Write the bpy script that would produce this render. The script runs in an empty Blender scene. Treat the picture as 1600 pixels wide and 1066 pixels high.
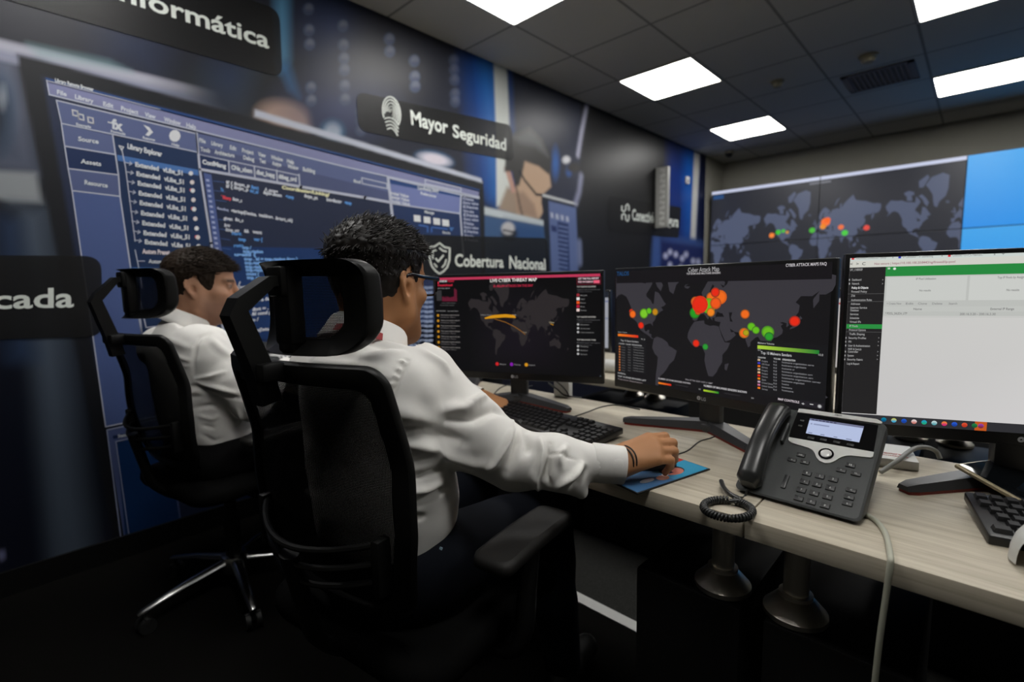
import bpy, bmesh, math, random
import numpy as np
from mathutils import Vector, Matrix
from mathutils.bvhtree import BVHTree
from mathutils.geometry import tessellate_polygon
from math import sin, cos, pi, radians, sqrt, atan2
random.seed(7); rng = np.random.default_rng(7)
S = bpy.context.scene
COL = S.collection
# ------------------------------------------------------------------ camera
FPX = 771.6; CAMZ = 1.15
yaw, pitch, roll = radians(43.4856), radians(6.45), radians(-1.146)
_F = np.array([-sin(yaw)*cos(pitch), cos(yaw)*cos(pitch), -sin(pitch)])
_R0 = np.array([cos(yaw), sin(yaw), 0.]); _U0 = np.cross(_R0, _F)
_R = cos(roll)*_R0 + sin(roll)*_U0; _U = -sin(roll)*_R0 + cos(roll)*_U0
CP = np.array([0., 0., CAMZ])
cam = bpy.data.cameras.new('camera'); cam_o = bpy.data.objects.new('camera', cam); COL.objects.link(cam_o)
cam.sensor_fit = 'HORIZONTAL'; cam.sensor_width = 36.0; cam.lens = 36.0*FPX/1600.0
cam.clip_start = .05; cam.clip_end = 60
cam_o.matrix_world = Matrix(((_R[0], _U[0], -_F[0], CP[0]), (_R[1], _U[1], -_F[1], CP[1]), (_R[2], _U[2], -_F[2], CP[2]), (0, 0, 0, 1)))
cam.dof.use_dof = True; cam.dof.focus_distance = .95; cam.dof.aperture_fstop = 2.6
S.camera = cam_o
# ------------------------------------------------------------------ world, exposure
w = bpy.data.worlds.new('world'); S.world = w; w.use_nodes = True
bg = w.node_tree.nodes['Background']; bg.inputs[0].default_value = (.55, .6, .7, 1); bg.inputs[1].default_value = .012
S.view_settings.view_transform = 'Standard'; S.view_settings.look = 'None'
S.view_settings.gamma = 1; S.view_settings.exposure = 0.0; S.view_settings.use_curve_mapping = False
S.cycles.use_denoising = True
S.cycles.max_bounces = 8; S.cycles.transparent_max_bounces = 16
S.cycles.caustics_reflective = False; S.cycles.caustics_refractive = False
LAMP = 15.          # radiance of the ceiling panels
# ------------------------------------------------------------------ measuring the photograph
def ray(x, y): return _F + _R*(x-800)/FPX - _U*(y-533)/FPX
def at(x, y, d): return CP + ray(x, y)*d
def on(x, y, ax, val):
    d = ray(x, y); k = 'xyz'.index(ax); return CP + d*((val-CP[k])/d[k])
def onp(x, y, P, n):
    d = ray(x, y); n = np.asarray(n, float); return CP + d*(((np.asarray(P)-CP)@n)/(d@n))
# ------------------------------------------------------------------ objects
def lin(c):
    c = np.asarray(c, float)/255.; return np.where(c <= .04045, c/12.92, ((c+.055)/1.055)**2.4)
def tag(o, label=None, cat=None, group=None, kind=None):
    for k, v in (('label', label), ('category', cat), ('group', group), ('kind', kind)):
        if v: o[k] = v
    return o
def empty(name, loc=(0, 0, 0), rz=0, label=None, cat=None, group=None):
    o = bpy.data.objects.new(name, None); COL.objects.link(o); o.location = loc; o.rotation_euler = (0, 0, rz)
    o.empty_display_size = .05
    return tag(o, label, cat, group)
def children(o): return [c for c in bpy.data.objects if c.parent == o]
def copy_tree(o, parent=None):
    c = o.copy(); COL.objects.link(c)
    if parent: c.parent = parent; c.matrix_parent_inverse = o.matrix_parent_inverse
    for ch in children(o): copy_tree(ch, c)
    return c
MATS = {}
def mat(name, col=(.5, .5, .5), rough=.5, metal=0, spec=.5, noise=0., nscale=40., bump=0., bscale=200., emit=None, estr=0., coat=0., alpha=1., sheen=0., stretch=None, trans=0.):
    if name in MATS: return MATS[name]
    m = bpy.data.materials.new(name); m.use_nodes = True; MATS[name] = m
    nt = m.node_tree; b = nt.nodes['Principled BSDF']
    col = tuple(col)+(1,)
    b.inputs['Base Color'].default_value = col; b.inputs['Roughness'].default_value = rough; b.inputs['Metallic'].default_value = metal
    b.inputs['Specular IOR Level'].default_value = spec; b.inputs['Coat Weight'].default_value = coat; b.inputs['Alpha'].default_value = alpha
    b.inputs['Sheen Weight'].default_value = sheen; b.inputs['Transmission Weight'].default_value = trans
    if emit is not None: b.inputs['Emission Color'].default_value = tuple(emit)+(1,); b.inputs['Emission Strength'].default_value = estr
    tc = nt.nodes.new('ShaderNodeTexCoord'); mp = nt.nodes.new('ShaderNodeMapping'); nt.links.new(tc.outputs['Object'], mp.inputs[0])
    if stretch: mp.inputs['Scale'].default_value = stretch
    nz = nt.nodes.new('ShaderNodeTexNoise'); nz.inputs['Scale'].default_value = nscale; nz.inputs['Detail'].default_value = 4; nt.links.new(mp.outputs[0], nz.inputs['Vector'])
    if noise > 0:
        mx = nt.nodes.new('ShaderNodeMix'); mx.data_type = 'RGBA'; mx.blend_type = 'MULTIPLY'; mx.inputs[0].default_value = 1
        rp = nt.nodes.new('ShaderNodeMapRange'); rp.inputs[3].default_value = 1-noise; rp.inputs[4].default_value = 1+noise; rp.inputs[1].default_value = .3; rp.inputs[2].default_value = .7
        nt.links.new(nz.outputs[0], rp.inputs[0]); nt.links.new(rp.outputs[0], mx.inputs[7]); mx.inputs[6].default_value = col
        nt.links.new(mx.outputs[2], b.inputs['Base Color'])
    else:
        rp = nt.nodes.new('ShaderNodeMapRange'); rp.inputs[3].default_value = max(0, rough-.03); rp.inputs[4].default_value = min(1, rough+.03)
        nt.links.new(nz.outputs[0], rp.inputs[0]); nt.links.new(rp.outputs[0], b.inputs['Roughness'])
    if bump > 0:
        n2 = nt.nodes.new('ShaderNodeTexNoise'); n2.inputs['Scale'].default_value = bscale; n2.inputs['Detail'].default_value = 3; nt.links.new(mp.outputs[0], n2.inputs['Vector'])
        bp = nt.nodes.new('ShaderNodeBump'); bp.inputs['Strength'].default_value = bump; bp.inputs['Distance'].default_value = .002
        nt.links.new(n2.outputs[0], bp.inputs['Height']); nt.links.new(bp.outputs[0], b.inputs['Normal'])
    return m
def attr_mat(name, emit=0., rough=.4, spec=.5, gain=1.):
    """material whose own colour is stored per vertex (printed or displayed pictures)"""
    m = bpy.data.materials.new(name); m.use_nodes = True; nt = m.node_tree; b = nt.nodes['Principled BSDF']
    a = nt.nodes.new('ShaderNodeVertexColor'); a.layer_name = 'Col'
    b.inputs['Roughness'].default_value = rough; b.inputs['Specular IOR Level'].default_value = spec
    if emit > 0:
        b.inputs['Base Color'].default_value = (.01, .01, .01, 1); nt.links.new(a.outputs[0], b.inputs['Emission Color']); b.inputs['Emission Strength'].default_value = emit
    else: nt.links.new(a.outputs[0], b.inputs['Base Color'])
    MATS[name] = m; return m
class MB:
    def __init__(s): s.v = []; s.f = []; s.mi = []; s.c = []; s.n = 0
    def add(s, V, Fs, mi=0, col=None):
        V = np.asarray(V, float).reshape(-1, 3); s.v.append(V)
        for f in Fs: s.f.append([i+s.n for i in f]); s.mi.append(mi)
        if col is None: col = (1, 1, 1)
        col = np.asarray(col, float)
        if col.ndim == 1: col = np.tile(col[:3], (len(V), 1))
        s.c.append(col); s.n += len(V); return s
    def box(s, c, d, rot=None, bev=0., seg=2, mi=0, col=None):
        d = np.asarray(d, float)
        if bev > 0:
            V, Fs = _rbox(tuple(np.round(d, 6)), min(bev, d.min()*.499), seg)
        else:
            V = np.array([(x, y, z) for x in (-.5, .5) for y in (-.5, .5) for z in (-.5, .5)])*d
            Fs = [(0, 1, 3, 2), (4, 6, 7, 5), (0, 4, 5, 1), (2, 3, 7, 6), (0, 2, 6, 4), (1, 5, 7, 3)]
        if rot is not None: V = V@np.asarray(rot).T
        return s.add(V+np.asarray(c, float), Fs, mi, col)
    def tube(s, pts, r, n=10, mi=0, cap=True, col=None, flat=None):
        pts = [np.asarray(p, float) for p in pts]; m = len(pts); r = np.broadcast_to(np.asarray(r, float), (m,)) if np.ndim(r) < 2 else r
        V = []; Fs = []; up = None
        for i in range(m):
            t = pts[min(i+1, m-1)]-pts[max(i-1, 0)]; t = t/(np.linalg.norm(t)+1e-12)
            if up is None:
                a = np.array([0, 0, 1.]) if abs(t[2]) < .9 else np.array([1., 0, 0]); up = a-t*(a@t)
            else: up = up-t*(up@t)
            up = up/(np.linalg.norm(up)+1e-12); sd = np.cross(t, up)
            for k in range(n):
                an = 2*pi*k/n; e = flat or 1.
                V.append(pts[i]+r[i]*(cos(an)*sd+sin(an)*up*e))
        for i in range(m-1):
            for k in range(n):
                a, b2 = i*n+k, i*n+(k+1) % n; Fs.append((a, b2, b2+n, a+n))
        if cap: Fs.append(tuple(range(n))[::-1]); Fs.append(tuple(range((m-1)*n, m*n)))
        return s.add(V, Fs, mi, col)
    def lathe(s, prof, n=24, o=(0, 0, 0), mi=0, rot=None, col=None):
        V = []; Fs = []; m = len(prof)
        for r, z in prof:
            for k in range(n): V.append((r*cos(2*pi*k/n), r*sin(2*pi*k/n), z))
        for i in range(m-1):
            for k in range(n): a, b2 = i*n+k, i*n+(k+1) % n; Fs.append((a, b2, b2+n, a+n))
        Fs.append(tuple(range(n))[::-1]); Fs.append(tuple(range((m-1)*n, m*n)))
        V = np.array(V)
        if rot is not None: V = V@np.asarray(rot).T
        return s.add(V+np.asarray(o, float), Fs, mi, col)
    def prism(s, poly, d0, d1, axes=(0, 1, 2), o=(0, 0, 0), mi=0, rot=None, col=None):
        """polygon in plane axes[0],axes[1], extruded along axes[2] from d0 to d1"""
        n = len(poly); V = np.zeros((2*n, 3))
        for i, (a, b2) in enumerate(poly):
            for j, d in enumerate((d0, d1)): V[i+j*n, axes[0]] = a; V[i+j*n, axes[1]] = b2; V[i+j*n, axes[2]] = d
        Fs = [(i, (i+1) % n, n+(i+1) % n, n+i) for i in range(n)]
        for t in tessellate_polygon([[Vector((a, b2, 0)) for a, b2 in poly]]): Fs.append(tuple(t)); Fs.append(tuple(n+i for i in t[::-1]))
        if rot is not None: V = V@np.asarray(rot).T
        return s.add(V+np.asarray(o, float), Fs, mi, col)
    def grid(s, P, mi=0, col=None, closeu=False, closev=False):
        P = np.asarray(P, float); a, b2 = P.shape[:2]; Fs = []
        for i in range(a if closeu else a-1):
            for j in range(b2 if closev else b2-1):
                i2, j2 = (i+1) % a, (j+1) % b2; Fs.append((i*b2+j, i2*b2+j, i2*b2+j2, i*b2+j2))
        return s.add(P.reshape(-1, 3), Fs, mi, col)
    def poly(s, P, mi=0, col=None):
        P = np.asarray(P, float); q = [Vector((p[0], p[1], p[2])) for p in P]
        return s.add(P, [tuple(t) for t in tessellate_polygon([q])] if len(P) > 4 else [tuple(range(len(P)))], mi, col)
    def build(s, name, mats, parent=None, smooth=True, angle=40, colors=False, solid=None, sub=0, loc=None):
        if not isinstance(mats, (list, tuple)): mats = [mats]
        V = np.concatenate(s.v) if s.v else np.zeros((0, 3))
        if loc is not None: V = V-np.asarray(loc, float)
        me = bpy.data.meshes.new(name); me.from_pydata(V.tolist(), [], s.f)
        for m in mats: me.materials.append(m)
        me.polygons.foreach_set('material_index', np.array(s.mi, dtype=np.int32))
        if colors:
            a = me.color_attributes.new('Col', 'FLOAT_COLOR', 'POINT'); c = np.concatenate(s.c)
            a.data.foreach_set('color', np.concatenate([c, np.ones((len(c), 1))], 1).astype(np.float32).ravel())
        bm = bmesh.new(); bm.from_mesh(me)
        if not colors: bmesh.ops.recalc_face_normals(bm, faces=bm.faces)
        if smooth:
            for f in bm.faces: f.smooth = True
            for e in bm.edges:
                if len(e.link_faces) == 2 and e.calc_face_angle(0) > radians(angle): e.smooth = False
        bm.to_mesh(me); bm.free(); me.update()
        o = bpy.data.objects.new(name, me); COL.objects.link(o)
        if loc is not None: o.location = loc
        if parent: o.parent = parent
        if solid: md = o.modifiers.new('solid', 'SOLIDIFY'); md.thickness = solid; md.offset = 0
        if sub: md = o.modifiers.new('sub', 'SUBSURF'); md.levels = sub; md.render_levels = sub
        return o
_RB = {}
def _rbox(d, bev, seg):
    key = (d, round(bev, 6), seg)
    if key not in _RB:
        bm = bmesh.new(); bmesh.ops.create_cube(bm, size=1)
        for v in bm.verts: v.co = Vector((v.co.x*d[0], v.co.y*d[1], v.co.z*d[2]))
        bmesh.ops.bevel(bm, geom=bm.edges[:], offset=bev, segments=seg, profile=.5, affect='EDGES')
        bm.verts.index_update(); _RB[key] = (np.array([v.co[:] for v in bm.verts]), [tuple(v.index for v in f.verts) for f in bm.faces]); bm.free()
    return _RB[key]
def rotz(a): return np.array([[cos(a), -sin(a), 0], [sin(a), cos(a), 0], [0, 0, 1.]])
def rotx(a): return np.array([[1., 0, 0], [0, cos(a), -sin(a)], [0, sin(a), cos(a)]])
def roty(a): return np.array([[cos(a), 0, sin(a)], [0, 1., 0], [-sin(a), 0, cos(a)]])
def smooth_path(pts, n=8):
    P = [np.asarray(p, float) for p in pts]; P = [2*P[0]-P[1]]+P+[2*P[-1]-P[-2]]; out = []
    for i in range(1, len(P)-2):
        for k in range(n):
            t = k/n; a, b2, c, d = P[i-1:i+3]
            out.append(.5*((2*b2)+(-a+c)*t+(2*a-5*b2+4*c-d)*t*t+(-a+3*b2-3*c+d)*t**3))
    out.append(P[-2]); return out
# ------------------------------------------------------------------ lettering
_TX = {}
def text_mesh(body, bold=0.):
    key = (body, bold)
    if key not in _TX:
        cu = bpy.data.curves.new('t', 'FONT'); cu.body = body; cu.size = 1; cu.offset = bold; cu.resolution_u = 3
        o = bpy.data.objects.new('t', cu); me = bpy.data.meshes.new_from_object(o)
        V = np.array([v.co[:] for v in me.vertices]).reshape(-1, 3); Fs = [tuple(p.vertices) for p in me.polygons]
        bpy.data.objects.remove(o); bpy.data.curves.remove(cu); bpy.data.meshes.remove(me); _TX[key] = (V, Fs)
    return _TX[key]
def text_quad(mb, body, TL, TR, BR, BL, col=(1, 1, 1), bold=.02, mi=0, cap=.73):
    """lettering mapped so that the line's cap-height box fills the 3-D quad"""
    V, Fs = text_mesh(body, bold)
    if len(V) == 0: return
    x0, x1 = V[:, 0].min(), V[:, 0].max(); u = (V[:, 0]-x0)/(x1-x0+1e-9); v = V[:, 1]/cap
    TL, TR, BR, BL = [np.asarray(p, float) for p in (TL, TR, BR, BL)]
    P = (BL[None]*(1-u)[:, None]+BR[None]*u[:, None])*(1-v)[:, None]+(TL[None]*(1-u)[:, None]+TR[None]*u[:, None])*v[:, None]
    mb.add(P, Fs, mi, col)
# ================================================================== the room
XM = -2.657; ZC = 2.745; YB = 7.07
GX, GY = -2.1968, 2.989
m_beige = mat('beige_wall_paint', lin((150, 148, 138)), .8, noise=.04, nscale=3, bump=.05)
m_base = mat('black_skirting', (.006, .006, .006), .35)
def slab(name, lo, hi, m):
    o = MB().box((np.array(lo)+hi)/2, np.array(hi)-np.array(lo)).build(name, m, smooth=False); o['kind'] = 'structure'; return o
# carpet
m_carpet = mat('black_carpet_tiles', (.0055, .0052, .0048), .95, spec=.04, noise=.5, nscale=350, bump=.6, bscale=500)
slab('floor', (-2.75, -3, -.1), (4.3, 7.2, 0), m_carpet)
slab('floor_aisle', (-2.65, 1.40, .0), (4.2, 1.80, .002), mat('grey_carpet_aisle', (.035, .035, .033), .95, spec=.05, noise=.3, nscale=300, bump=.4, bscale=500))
# ceiling tiles: the grid of narrow dark joints is part of the surface
def ceiling_mat():
    m = bpy.data.materials.new('ceiling_tiles'); m.use_nodes = True; nt = m.node_tree; b = nt.nodes['Principled BSDF']
    tc = nt.nodes.new('ShaderNodeTexCoord'); sp = nt.nodes.new('ShaderNodeSeparateXYZ'); nt.links.new(tc.outputs['Object'], sp.inputs[0])
    outs = []
    for ax, o0 in ((0, GX), (1, GY)):
        def M(op, a, b2):
            n = nt.nodes.new('ShaderNodeMath'); n.operation = op
            for i, q in enumerate((a, b2)):
                if isinstance(q, (int, float)): n.inputs[i].default_value = q
                elif q is not None: nt.links.new(q, n.inputs[i])
            return n.outputs[0]
        t = M('SUBTRACT', sp.outputs[ax], o0); t = M('DIVIDE', t, .6); t = M('ADD', t, 100.5); t = M('FRACT', t, None); t = M('SUBTRACT', t, .5); t = M('ABSOLUTE', t, None)
        n = nt.nodes.new('ShaderNodeMapRange'); nt.links.new(t, n.inputs[0]); n.inputs[1].default_value = .009; n.inputs[2].default_value = .02; n.inputs[3].default_value = .42; n.inputs[4].default_value = 1; outs.append(n.outputs[0])
    mn = nt.nodes.new('ShaderNodeMath'); mn.operation = 'MINIMUM'; nt.links.new(outs[0], mn.inputs[0]); nt.links.new(outs[1], mn.inputs[1])
    nz = nt.nodes.new('ShaderNodeTexNoise'); nz.inputs['Scale'].default_value = 120; nt.links.new(tc.outputs['Object'], nz.inputs['Vector'])
    bp = nt.nodes.new('ShaderNodeBump'); bp.inputs['Strength'].default_value = .15; bp.inputs['Distance'].default_value = .002; nt.links.new(nz.outputs[0], bp.inputs['Height']); nt.links.new(bp.outputs[0], b.inputs['Normal'])
    mx = nt.nodes.new('ShaderNodeMix'); mx.data_type = 'RGBA'; nt.links.new(mn.outputs[0], mx.inputs[0]); mx.inputs[6].default_value = (.05, .05, .05, 1); mx.inputs[7].default_value = (.58, .58, .555, 1)
    nt.links.new(mx.outputs[2], b.inputs['Base Color']); b.inputs['Roughness'].default_value = .9; b.inputs['Specular IOR Level'].default_value = .2
    return m
slab('ceiling', (-2.75, -3, ZC), (4.3, 7.2, ZC+.1), ceiling_mat())
slab('wall_left', (-2.76, -3, 0), (XM-.003, 7.2, ZC), m_beige)
slab('wall_back', (XM-.003, YB, 0), (4.3, 7.2, ZC), m_beige)
slab('wall_right', (4.2, -3, 0), (4.3, YB, ZC), m_beige)
slab('wall_front', (XM-.003, -3.1, 0), (4.3, -3, ZC), m_beige)
slab('baseboard_left', (XM-.003, -3, 0), (XM+.012, 6.46, .097), m_base)
# ------------------------------------------------------------------ ceiling lamps
m_diff = mat('lamp_diffuser', (.9, .9, .9), .5, emit=(1, .985, .95), estr=LAMP)
m_white = mat('white_enamel', (.6, .6, .58), .4)
def lamp_panel(label):
    r = empty('ceiling_light_panel', label=label, cat='ceiling light', group='square ceiling light panels')
    f = MB(); a, b2 = .3, .285
    for q in range(4): f.box(rotz(q*pi/2)@np.array([0, (a+b2)/2, -.004]), (2*a if q % 2 == 0 else 2*b2, a-b2, .012), rot=rotz(q*pi/2))
    f.build('frame', m_white, r, smooth=False)
    n = 6; P = []
    for cx, cy, a0 in ((1, 1, 0), (-1, 1, 90), (-1, -1, 180), (1, -1, 270)):
        for k in range(n+1): t = radians(a0+90*k/n); P.append((cx*(b2-.02)+.02*cos(t), cy*(b2-.02)+.02*sin(t)))
    MB().prism(P, -.006, -.001).build('diffuser', m_diff, r, smooth=False)
    return r
LP = [(0, 4, 'lit square ceiling panel nearest the back wall, above the dome camera and left mural'),
      (0, 1, 'lit square ceiling panel in middle of the row along the mural wall'),
      (0, -2, 'lit square ceiling panel at the top edge of the photo, nearest viewer along the mural'),
      (3, 4, 'lit ceiling panel beside the slatted vent, in front of the blue video screens'),
      (3, 1, 'lit ceiling panel in the upper right corner of the photo, nearer than the one by the vent'),
      (3, -2, 'lit ceiling panel above the desk with the white box and grey cable'), (6, 4, 'lit ceiling panel farthest right in front of the video wall'), (6, 1, 'lit ceiling panel over the free floor right of the desks'), (3, -5, 'lit ceiling panel straight above the viewer'), (0, -5, 'lit ceiling panel above the chair beside the mural'), (6, -2, 'lit ceiling panel right of the viewer, level with the desk back edge')]
proto = None
for i, j, lab in LP:
    if proto is None: proto = lamp_panel(lab); o = proto
    else: o = copy_tree(proto); o['label'] = lab
    o.location = (GX+.6*i+.3, GY+.6*j+.3, ZC-.0005)
# detectors, vent, dome camera, wall sensor, blade sign
m_ivory = mat('ivory_plastic', (.32, .29, .2), .5); m_blk = mat('black_plastic', (.012, .012, .012), .45); m_vent = mat('dark_vent_metal', (.1, .1, .12), .5)
for (px, py), lab, sc in (((1215, 127), 'round ivory smoke detector on the ceiling, farther from the vent', .8), ((1357, 87), 'round ivory smoke detector on the ceiling beside the slatted vent', 1.)):
    p = on(px, py, 'z', ZC); r = empty('smoke_detector', (p[0], p[1], ZC), label=lab, cat='smoke detector', group='ceiling smoke detectors')
    MB().lathe([(.062*sc, 0), (.062*sc, -.012), (.05*sc, -.02)], 24).build('base', m_ivory, r)
    MB().lathe([(.044*sc, -.018), (.044*sc, -.034), (.036*sc, -.046), (.01, -.048)], 24).build('sensor_head', m_ivory, r)
p = on(1376, 122, 'z', ZC); cx, cy = p[0], p[1]-.02
r = empty('ceiling_vent', (cx, cy, ZC), label='dark slatted air vent in the ceiling between two lit panels', cat='air vent')
f = MB(); 
for q in range(4): f.box(rotz(q*pi/2)@np.array([0, .21 if q % 2 else .21, -.004]), (.46, .04, .01), rot=rotz(q*pi/2))
f.build('frame', m_vent, r, smooth=False)
MB().box((0, 0, -.002), (.42, .42, .003)).build('dark_duct', m_blk, r, smooth=False)
f = MB()
for k in range(12): f.box((-.18+k*.0327, 0, -.008), (.02, .39, .002), rot=roty(.6))
f.build('slats', mat('vent_slat', (.16, .16, .2), .5), r, smooth=False)
p = on(1139, 240, 'z', ZC-.03)
r = empty('dome_camera', (p[0], min(p[1], 6.9), ZC), label='small dark dome camera on the ceiling in the far left corner', cat='security camera')
MB().lathe([(.055, 0), (.055, -.025), (.048, -.03)], 24).build('housing', m_ivory, r)
MB().lathe([(.045, -.028), (.044, -.045), (.034, -.062), (.018, -.072), (.004, -.075)], 24).build('dome', mat('smoked_dome', (.01, .01, .012), .1), r)
p = on(1073, 282, 'x', XM+.005)
r = empty('wall_sensor', (XM+.004, p[1], p[2]), label='small white square sensor box on blue part of the mural', cat='wall sensor')
MB().box((.011, 0, 0), (.022, .085, .085), bev=.006).build('housing', m_white, r)
MB().box((.023, -.01, -.012), (.004, .03, .03), bev=.002).build('lens', mat('grey_lens', (.12, .12, .12), .3), r)
# ================================================================== printed mural on the left wall
def W(px, py, lift=0.): p = on(px, py, 'x', XM); p[0] = XM+lift; return p
def W2(px, py): return on(px, py, 'x', XM)[1:]
ys = np.concatenate([np.arange(-1.2, -.1, .03), np.arange(-.1, 2.72, .0085), np.arange(2.72, 6.464, .016), [6.464]]); zs = np.concatenate([np.linspace(.097, ZC-.001, 300)])
YY, ZZ = np.meshgrid(ys, zs, indexing='ij'); CV = np.zeros(YY.shape+(3,)); CV[:] = lin((24, 26, 38))
MG = 1.2
def blend(mask, col):
    c = lin(col) if np.ndim(col) == 1 else col
    global CV; CV[:] = CV*(1-mask[..., None])+c*mask[..., None]
def sdpoly(P):
    P = [np.array(p) for p in P]; d = np.full(YY.shape, 1e9); s = np.ones(YY.shape); n = len(P)
    for i in range(n):
        a, b2 = P[i], P[i-1]; ex, ey = b2-a; wx, wy = YY-a[0], ZZ-a[1]; t = np.clip((wx*ex+wy*ey)/(ex*ex+ey*ey+1e-12), 0, 1)
        d = np.minimum(d, (wx-ex*t)**2+(wy-ey*t)**2)
        c1, c2, c3 = ZZ >= a[1], ZZ < b2[1], ex*wy > ey*wx
        fl = (c1 & c2 & c3) | (~c1 & ~c2 & ~c3); s = np.where(fl, -s, s)
    return s*np.sqrt(d)
def ppoly(px, col, soft=.012, a=1.): blend(a*np.clip(.5-sdpoly([W2(*q) for q in px])/(2*soft), 0, 1), col)
def pell(px, py, rx, ry, col, soft=.3, a=1., rot=0.):
    c = W2(px, py); e = W2(px+rx, py); g = W2(px, py-ry); u = e-c; v = g-c   # local affine
    if rot: 
        t = radians(rot); e = W2(px+rx*cos(t), py+rx*sin(t)); g = W2(px+ry*sin(t), py-ry*cos(t)); u, v = e-c, g-c
    M = np.linalg.inv(np.stack([u, v], 1)); d = np.stack([YY-c[0], ZZ-c[1]], -1)@M.T; r = np.sqrt((d**2).sum(-1))
    blend(a*np.clip((1+soft-r)/(2*soft+1e-6), 0, 1)**1.0, col)
def pline(px, w, col, soft=.008, a=1.):
    P = [W2(*q) for q in px]; d = np.full(YY.shape, 1e9)
    for i in range(len(P)-1):
        aa, b2 = P[i], P[i+1]; ex, ey = b2-aa; wx, wy = YY-aa[0], ZZ-aa[1]; t = np.clip((wx*ex+wy*ey)/(ex*ex+ey*ey+1e-12), 0, 1); d = np.minimum(d, (wx-ex*t)**2+(wy-ey*t)**2)
    blend(a*np.clip(.5-(np.sqrt(d)-w/2)/(2*soft), 0, 1), col)
# out of focus office behind the printed monitor
ppoly([(-80, -200), (560, 0), (560, 260), (-80, 120)], (30, 32, 42), .05)
ppoly([(150, 20), (260, 50), (250, 120), (160, 90)], (34, 42, 66), .08, .8)
ppoly([(-90, 40), (60, 70), (190, 800), (60, 900), (-90, 860)], (20, 24, 34), .03)
ppoly([(-60, 70), (26, 96), (60, 270), (-60, 262)], (92, 96, 112), .03)
ppoly([(-60, 190), (40, 200), (60, 268), (-60, 262)], (52, 62, 80), .06, .7)
pell(-8, 172, 34, 64, (66, 82, 104), .35); pell(-16, 186, 30, 52, (28, 36, 50), .5, .9); pell(4, 152, 6, 16, (150, 156, 165), .8, .6)
ppoly([(-80, 262), (56, 270), (66, 318), (18, 316), (-80, 290)], (134, 138, 142), .012)
ppoly([(22, 322), (74, 328), (150, 900), (76, 900)], (70, 80, 94), .05)
ppoly([(-80, 320), (24, 330), (70, 900), (-80, 900)], (14, 18, 32), .03, .9)
ppoly([(2, 345), (26, 350), (50, 560), (20, 560)], (44, 62, 92), .05, .8)
pell(3, 868, 5, 8, (120, 122, 160), .6, .8)
ppoly([(-90, 40), (390, 155), (402, 171), (398, 184), (-90, 72)], (158, 158, 172), .010)
ppoly([(-90, 58), (390, 168), (398, 182), (-90, 72)], (120, 126, 150), .014, .8)
ppoly([(45, 70), (170, 96), (205, 112), (60, 88)], (120, 150, 155), .02, .6)
pell(400, 150, 95, 60, (30, 33, 38), .5); pell(372, 128, 50, 34, (40, 48, 50), .6, .8); pell(438, 150, 42, 40, (24, 26, 30), .35)
pell(448, 186, 40, 26, (168, 140, 124), .35, rot=15); pell(500, 180, 14, 46, (26, 28, 34), .5)
pell(520, 205, 17, 17, (70, 130, 160), .4, .8); pell(520, 205, 12, 13, (185, 196, 210), .4)
ppoly([(428, -20), (452, -15), (452, 90), (436, 112)], (90, 150, 190), .03, .7); ppoly([(432, 96), (452, 100), (466, 150), (452, 140)], (50, 110, 160), .03, .7)
pell(520, 40, 40, 50, (28, 48, 92), .9, .7); pell(360, 120, 30, 40, (30, 46, 90), .9, .4)
ppoly([(560, 10), (880, 150), (880, 360), (560, 300)], (30, 33, 46), .08, .8); pell(535, 168, 60, 40, (44, 56, 100), .9, .8); pell(600, 110, 110, 60, (48, 48, 50), .9, .5)
for x, yl in ((484, (14, 47, 69, 137, 157)), (537, (40, 70, 91, 109, 134, 155)), (609, (61, 80)), (647, (95, 120, 135)), (709, (94, 109, 125, 147, 159)), (560, (176, 190, 204))):
    for y in yl:
        k = .55 if x in (709, 560) else 1.
        pell(x+(y-80)*.03, y, 8.5, 9.5, (70, 80, 104), .2, .75*k); pell(x+1+(y-80)*.03, y-2, 5.5, 6, (104, 108, 122), .4, .6*k); pell(x+(y-80)*.03+1, y+4, 5, 4, (46, 54, 84), .5, .5*k)
ppoly([(722, 60), (778, 90), (790, 330), (740, 300)], (14, 56, 118), .10); ppoly([(744, 60), (778, 80), (790, 330), (765, 310)], (32, 96, 168), .06, .8)
ppoly([(771, 90), (792, 98), (797, 190), (794, 262), (800, 300), (790, 324), (776, 322), (775, 200)], (196, 200, 196), .014)
ppoly([(793, 98), (801, 104), (812, 330), (798, 330), (796, 190)], (20, 60, 120), .02, .9)
ppoly([(802, 90), (915, 165), (912, 420), (850, 420), (806, 250)], (34, 38, 54), .05)
pell(868, 255, 5, 20, (40, 90, 160), .7, .9); pell(889, 266, 4, 8, (40, 90, 160), .7, .9); pell(885, 250, 6, 6, (190, 190, 195), .4); pell(896, 262, 12, 8, (40, 38, 38), .4)
pell(680, 249, 27, 12, (70, 110, 150), .3, .7, rot=13); pell(680, 249, 23, 8.5, (196, 190, 200), .35, rot=13)
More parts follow.
